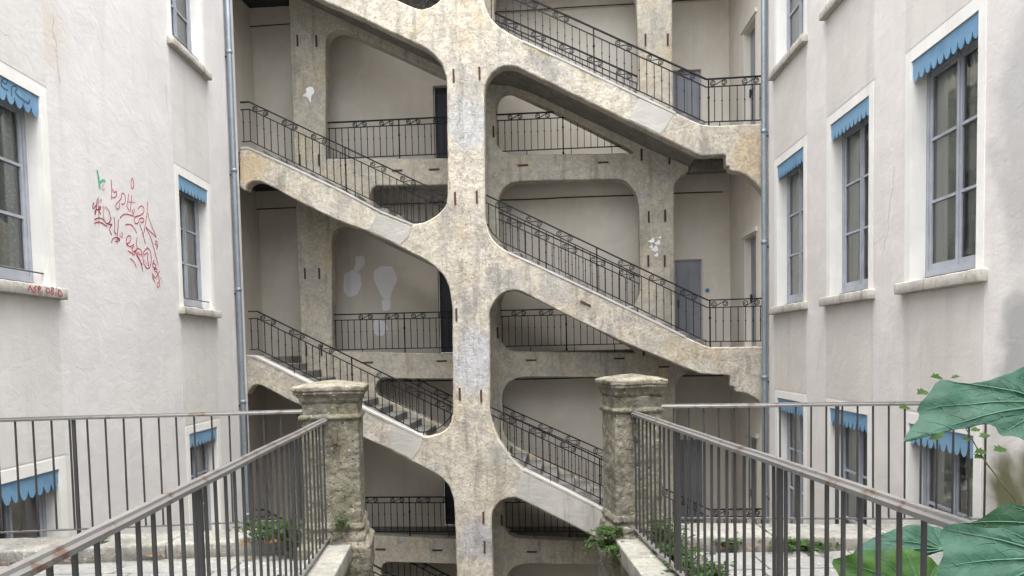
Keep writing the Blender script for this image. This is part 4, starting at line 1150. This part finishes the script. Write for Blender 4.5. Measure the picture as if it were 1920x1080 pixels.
# ------------------------------------------------------------------ plants
def weed(label, loc, n, hgt, spread, leaf=.035, seed=0, droop=.3, mat='weed', group=None):
    rnd = random.Random(seed)
    root = empty('weed', loc); tag(root, label, 'plant', group)
    sm = MB(); lm = MB()
    for i in range(n):
        a = rnd.uniform(0, 2 * math.pi); l = hgt * rnd.uniform(.5, 1.1)
        bx, by = rnd.gauss(0, spread * .35), rnd.gauss(0, spread * .35)
        dx, dy = math.cos(a), math.sin(a)
        pts = []
        for k in range(6):
            t = k / 5
            pts.append(Vector((bx + dx * spread * .6 * t * rnd.uniform(.8, 1.2), by + dy * spread * .6 * t, l * (t - droop * t * t))))
        sm.tube(pts, [.0035, .003, .003, .0025, .002, .001], 4)
        for k in range(1, 6):
            for j in range(4):
                p = pts[k] + Vector((rnd.gauss(0, .012), rnd.gauss(0, .012), rnd.gauss(0, .012)))
                la = rnd.uniform(0, 2 * math.pi); s = leaf * rnd.uniform(.5, 1.2)
                d = Vector((math.cos(la), math.sin(la), rnd.uniform(-.4, .5))).normalized()
                side_ = d.cross(Vector((rnd.gauss(0, .4), rnd.gauss(0, .4), 1))).normalized() * s * .3
                up_ = side_.cross(d).normalized() * s * .12
                lm.add([p, p + d * s * .45 + side_ + up_, p + d * s, p + d * s * .45 - side_ + up_], [(0, 1, 2), (0, 2, 3)])
    sm.ob('stems', 'stem', root); lm.ob('foliage', mat, root)
    return root
weed('bushy green weed hanging from the foot of the right pier', (.93, 6.72, -1.86), 46, .30, .26, .05, 3, .9)
weed('short weed growing low on the left face of the right pier', (.90, 6.80, -1.72), 20, .16, .16, .04, 13, .7)
weed('tall feathery weed behind the right railing next to the pier', (1.40, 6.72, FZ), 34, .42, .22, .045, 5, .3)
weed('leafy weed behind the right railing, halfway along the parapet', (1.42, 6.25, FZ), 30, .26, .22, .05, 6, .4)
weed('bright weed behind the right railing, nearest the bottom edge', (1.45, 5.72, FZ), 34, .26, .24, .06, 8, .4)
weed('wide weed at the right kerb beyond the railing', (2.62, 6.74, FZ), 40, .18, .34, .055, 9, .6)
weed('small weed at the right kerb near the pier', (1.98, 6.80, FZ), 22, .15, .18, .05, 10, .5)
weed('little weed on the right kerb below the wing window', (3.45, 6.62, FZ), 18, .12, .18, .045, 14, .5)
weed('feathery fern on the left kerb beside the left pier', (-2.32, 7.0, CZ), 52, .36, .30, .045, 11, .5)
weed('fern tuft at the foot of the left pier behind the bars', (-2.05, 6.85, FZ), 26, .42, .14, .04, 12, .3)
weed('tiny weed at the bottom rail of the left railing', (-1.98, 5.72, FZ), 14, .16, .12, .05, 15, .4)
weed('tiny sprout on the far left kerb below the railing', (-4.05, 6.95, CZ), 10, .09, .12, .05, 16, .4)
weed('small sprig growing out of the left pier behind the bars', (-1.60, 6.82, -1.62), 8, .16, .08, .03, 17, .3)
# dead leaves
def dead_leaf(label, loc, s, rz):
    v = []; n = 8
    for i in range(n + 1):
        t = i / n; w = math.sin(math.pi * t) * s * .35
        v += [(t * s, -w, .02 * math.sin(3 * t) + abs(w) * .35), (t * s, 0, .02 * math.sin(3 * t)), (t * s, w, .02 * math.sin(3 * t) + abs(w) * .4)]
    f = [q for i in range(n) for q in ((3 * i, 3 * i + 1, 3 * i + 4, 3 * i + 3), (3 * i + 1, 3 * i + 2, 3 * i + 5, 3 * i + 4))]
    o = ob('dead_leaf', mesh('dead_leaf', v, f, True), 'litter', None, loc=loc, rotz=rz); tag(o, label, 'leaf', 'dead leaves')
dead_leaf('orange dead leaf on the left kerb, farther from the pier', (-2.52, 6.70, CZ + .01), .16, 1.0)
dead_leaf('orange dead leaf on the left kerb, nearer the pier', (-2.30, 6.72, CZ + .01), .18, .4)
lit = MB(); rnd = random.Random(5)
for i in range(260):
    side = rnd.choice((-1, 1))
    if rnd.random() < .6:
        x = rnd.uniform(-5.2, -2.2) if side < 0 else rnd.uniform(1.6, 4.6)
        y = far_y(x, side) - .62 - abs(rnd.gauss(0, .04)); z = FZ + .008
    else:
        y = rnd.uniform(5.5, 6.7); x = rails_x(y, side) + side * (.10 + abs(rnd.gauss(0, .05))); z = FZ + .008
    s = rnd.uniform(.008, .03); a = rnd.uniform(0, 6.28)
    lit.add([(x + s * math.cos(a), y + s * math.sin(a), z), (x - s * .5 * math.sin(a), y + s * .5 * math.cos(a), z + s * .4), (x - s * math.cos(a), y - s * math.sin(a), z + .004), (x + s * .5 * math.sin(a), y - s * .5 * math.cos(a), z + .003)], [(0, 1, 2, 3)])
lo_ = lit.ob('leaf_litter', 'litter'); lo_['kind'] = 'stuff'; lo_['label'] = 'crumbled dry leaf litter along the kerbs'

# large-leaved plant at lower right
plant = empty('large_leaf_plant', (2.05, 2.3, FZ)); tag(plant, 'plant with huge blue-green leaves leaning in at the lower right', 'plant')
po = plant.location
def big_leaf(outline, org, ux, uz, ctr, mat, veins=(), bend=.10, amp=.012, seed=0.0, ripple=14.0):
    """outline in local metres (x right, z up along the blade); rings from the petiole point ctr"""
    ux, uz = Vector(ux).normalized(), Vector(uz).normalized()
    nn = ux.cross(uz).normalized()
    ol = resample(chaikin(outline, 1), .012)
    Rn = 12; N = len(ol)
    L = max(math.hypot(a - ctr[0], b - ctr[1]) for a, b in ol)
    angs = [math.atan2(b - ctr[1], a - ctr[0]) for a, b in ol]
    va = [math.atan2(b - ctr[1], a - ctr[0]) for a, b in veins]
    def hgt(x, z):
        r = math.hypot(x - ctr[0], z - ctr[1]) / L
        h = -bend * r * r + noise.fractal(Vector((x * 7 + seed, z * 7, seed)), .8, 2, 3) * amp * (.3 + r) * 2.2
        h += amp * .5 * math.sin(x * ripple + seed) * math.cos(z * ripple * 1.2) * r
        an = math.atan2(z - ctr[1], x - ctr[0])
        if va:
            dm = min(abs((an - q + math.pi) % (2 * math.pi) - math.pi) for q in va)
            h += amp * 1.1 * min(1.0, dm / .16) * (1 - r * .5)
        return h
    def P(x, z): return Vector(org) + ux * x + uz * z + nn * hgt(x, z) - po
    V = [P(*ctr)]; Fc = []
    for r in range(1, Rn + 1):
        s = r / Rn
        for (a, b) in ol: V.append(P(ctr[0] + (a - ctr[0]) * s, ctr[1] + (b - ctr[1]) * s))
    for k in range(N): Fc.append((0, 1 + k, 1 + (k + 1) % N))
    for r in range(Rn - 1):
        for k in range(N): Fc.append((1 + r * N + k, 1 + r * N + (k + 1) % N, 1 + (r + 1) * N + (k + 1) % N, 1 + (r + 1) * N + k))
    lf = ob('leaf', mesh('leaf', V, Fc, True), mat, plant)
    vm = MB()
    def vein(p, q, r0, depth):
        pts = []
        for k in range(9):
            t = k / 8.0
            x = p[0] + (q[0] - p[0]) * t; z = p[1] + (q[1] - p[1]) * t + .04 * math.hypot(q[0] - p[0], q[1] - p[1]) * math.sin(math.pi * t)
            pts.append(P(x, z) + nn * .0015)
        vm.tube(pts, [max(.0005, r0 * (1 - .85 * k / 8)) for k in range(9)], 5)
        if depth:
            for t in (.22 + .06 * noise.noise(Vector((p[0] * 9, q[1] * 9, 1))), .38, .55, .70, .84):
                x = p[0] + (q[0] - p[0]) * t; z = p[1] + (q[1] - p[1]) * t
                dx, dz = q[0] - p[0], q[1] - p[1]; l = (1 - t) * .55 + .10
                for sg in (-1, 1):
                    an = math.atan2(dz, dx) + sg * (.68 + .5 * noise.noise(Vector((x * 31, z * 31, sg))))
                    ll = math.hypot(dx, dz) * l * .55
                    ex, ez = x + math.cos(an) * ll, z + math.sin(an) * ll
                    for it in range(8):
                        if inside(ol, ex, ez): break
                        ex, ez = x + (ex - x) * .8, z + (ez - z) * .8
                    vein((x, z), (ex, ez), r0 * .30, 0)
    for q in veins: vein(ctr, q, .0040, 1)
    if veins: vm.ob('veins', 'vein', lf)
    return lf
def inside(poly, x, y):
    c = False; n = len(poly)
    for i in range(n):
        (x0, y0), (x1, y1) = poly[i], poly[(i + 1) % n]
        if (y0 > y) != (y1 > y) and x < (x1 - x0) * (y - y0) / (y1 - y0) + x0: c = not c
    return c
l1 = [(-.336, -.046), (-.292, .004), (-.238, .055), (-.247, .084), (-.195, .129), (-.149, .184), (-.108, .172), (-.07, .156), (-.008, .159), (.059, .176), (.133, .207), (.274, .248), (.345, .137), (.301, -.026), (.127, -.117), (.043, -.087), (.008, -.061), (-.014, -.045), (-.035, -.045), (-.044, -.002), (-.077, .003), (-.132, -.009), (-.167, .009), (-.221, -.013), (-.285, -.035)]
big_leaf(l1, (1.55, 2.3, -.25), (1, 0, 0), (0, .62, .78), (.19, .055), 'leaf', [(-.325, -.04), (-.147, .176), (.09, .183), (-.037, -.041), (-.24, .07), (.30, .2)], .05, .010, 1.0)
l2 = [(-.194, .17), (-.173, .199), (-.131, .21), (-.082, .193), (-.015, .183), (.066, .189), (.15, .163), (.188, .067), (.098, -.081), (-.093, -.121), (-.234, -.06), (-.237, .014), (-.227, .075), (-.194, .122)]
big_leaf(l2, (1.45, 2.05, -.7), (1, 0, 0), (0, .55, .83), (.11, .08), 'leaf', [(-.172, .193), (-.219, .075), (-.015, .18), (-.21, -.045), (.06, -.07)], .04, .008, 4.0)
l2b = [(-.122, .045), (-.059, .047), (-.013, .079), (.035, .106), (.092, .087), (.197, .072), (.213, -.01), (.082, -.007), (-.029, .011)]
big_leaf(l2b, (1.5, 2.25, -.6), (1, 0, 0), (0, .3, .95), (.17, .023), 'leaf_dark', [(.033, .1), (-.114, .045)], .03, .006, 6.0)
l3 = [(-.198, .013), (-.142, .076), (-.075, .11), (-.008, .128), (.078, .162), (.162, .158), (.213, .162), (.255, .144), (.293, .088), (.26, .008), (.194, .022), (.118, .011), (.004, -.039), (-.176, -.087)]
big_leaf(l3, (1.7, 3.25, -.95), (1, 0, 0), (0, .7, .71), (.22, .03), 'leaf', [(-.191, .012), (.076, .157), (.223, .156), (-.08, .1), (-.15, -.07)], .05, .010, 9.0)
l4 = [(-.25, .197), (-.195, .205), (-.12, .227), (-.029, .216), (.069, .237), (.152, .194), (.199, .147), (.208, .094), (.149, -.005), (-.025, -.067), (-.2, -.042), (-.238, .047), (-.239, .126)]
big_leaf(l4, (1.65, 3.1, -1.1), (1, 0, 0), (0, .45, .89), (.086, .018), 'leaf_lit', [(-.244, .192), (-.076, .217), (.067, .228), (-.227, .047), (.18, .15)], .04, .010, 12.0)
l5 = [(-.03, -.05), (-.013, -.015), (.024, .004), (.049, -.016), (.033, -.051), (-.003, -.064)]
big_leaf(l5, (2.2, 3.6, -.85), (1, 0, 0), (0, .5, .8), (.01, -.05), 'leaf_dark', [], .01, .004, 2.0)
sm = MB()
for pts in ([(2.05, 2.3, FZ), (2.08, 2.35, -1.2), (2.02, 2.38, -.6), (1.74, 2.33, -.205)], [(2.06, 2.32, -1.25), (1.8, 2.2, -.85), (1.56, 2.09, -.64)],
            [(2.07, 2.34, -1.1), (1.9, 2.3, -.8), (1.67, 2.25, -.58)], [(2.06, 2.31, -1.5), (2.0, 2.9, -1.2), (1.92, 3.27, -.93)], [(2.06, 2.31, -1.6), (1.9, 2.8, -1.4), (1.736, 3.1, -1.09)], [(2.07, 2.33, -1.3), (2.2, 3.2, -1.1), (2.21, 3.57, -.89)]):
    pp = [Vector(p) - po for p in pts]
    q = []
    for k in range(13):      # smooth stalk
        t = k / 12 * (len(pp) - 1); i = min(int(t), len(pp) - 2); fr_ = t - i
        q.append(pp[i].lerp(pp[i + 1], fr_))
    sm.tube(q, [.011 - .006 * k / 12 for k in range(13)], 7)
sm.ob('stalk', 'stem', plant, smooth=True)
# thin twig with small lobed leaves in front of the far right railing
tw = empty('leafy_twig', (3.62, 5.2, FZ)); tag(tw, 'thin leaning twig with small lobed leaves before the right wing', 'plant')
to = tw.location
sm = MB()
path = [(3.62, 5.2, FZ), (3.6, 5.2, -1.4), (3.56, 5.2, -1.13), (3.46, 5.2, -1.0), (3.35, 5.2, -.86), (3.27, 5.2, -.73), (3.19, 5.2, -.59), (3.01, 5.2, -.50), (2.86, 5.18, -.44)]
sm.tube([Vector(p) - to for p in path], [.009, .008, .007, .006, .006, .005, .004, .003, .002], 6); sm.ob('stem', 'stem', tw, smooth=True)
rnd = random.Random(3)
lobes = [(0, 0), (.25, .28), (.15, .42), (.5, .30), (.55, .48), (.72, .22), (1, 0), (.72, -.22), (.55, -.48), (.5, -.30), (.15, -.42), (.25, -.28)]
for (x, z, s, a) in ((2.80, -.45, .10, 3.2), (2.93, -.34, .10, 3.6), (3.02, -.25, .10, 2.8), (3.10, -.25, .06, .6), (2.95, -.61, .09, 3.6), (3.05, -.64, .11, 4.0), (3.0, -.56, .09, 3.3), (3.22, -.62, .07, .2), (3.25, -.69, .07, 3.0), (3.30, -.67, .08, .3), (3.33, -.77, .09, 3.3), (3.40, -.77, .10, .2), (3.30, -.80, .08, 3.5)):
    d = Vector((math.cos(a), rnd.uniform(-.6, .2), math.sin(a) * .4)).normalized(); sd_ = d.cross(Vector((0, -.6, 1))).normalized()
    p = Vector((x, 5.2 + rnd.uniform(-.03, .03), z)) - to
    up_ = sd_.cross(d).normalized()
    v = [p + d * (a_ * s) + sd_ * (b_ * s) + up_ * (abs(b_) * s * .3) for a_, b_ in lobes]
    ob('leaf', mesh('leaf', v + [p + d * s * .45], [(i, (i + 1) % 12, 12) for i in range(12)]), 'weed', tw)
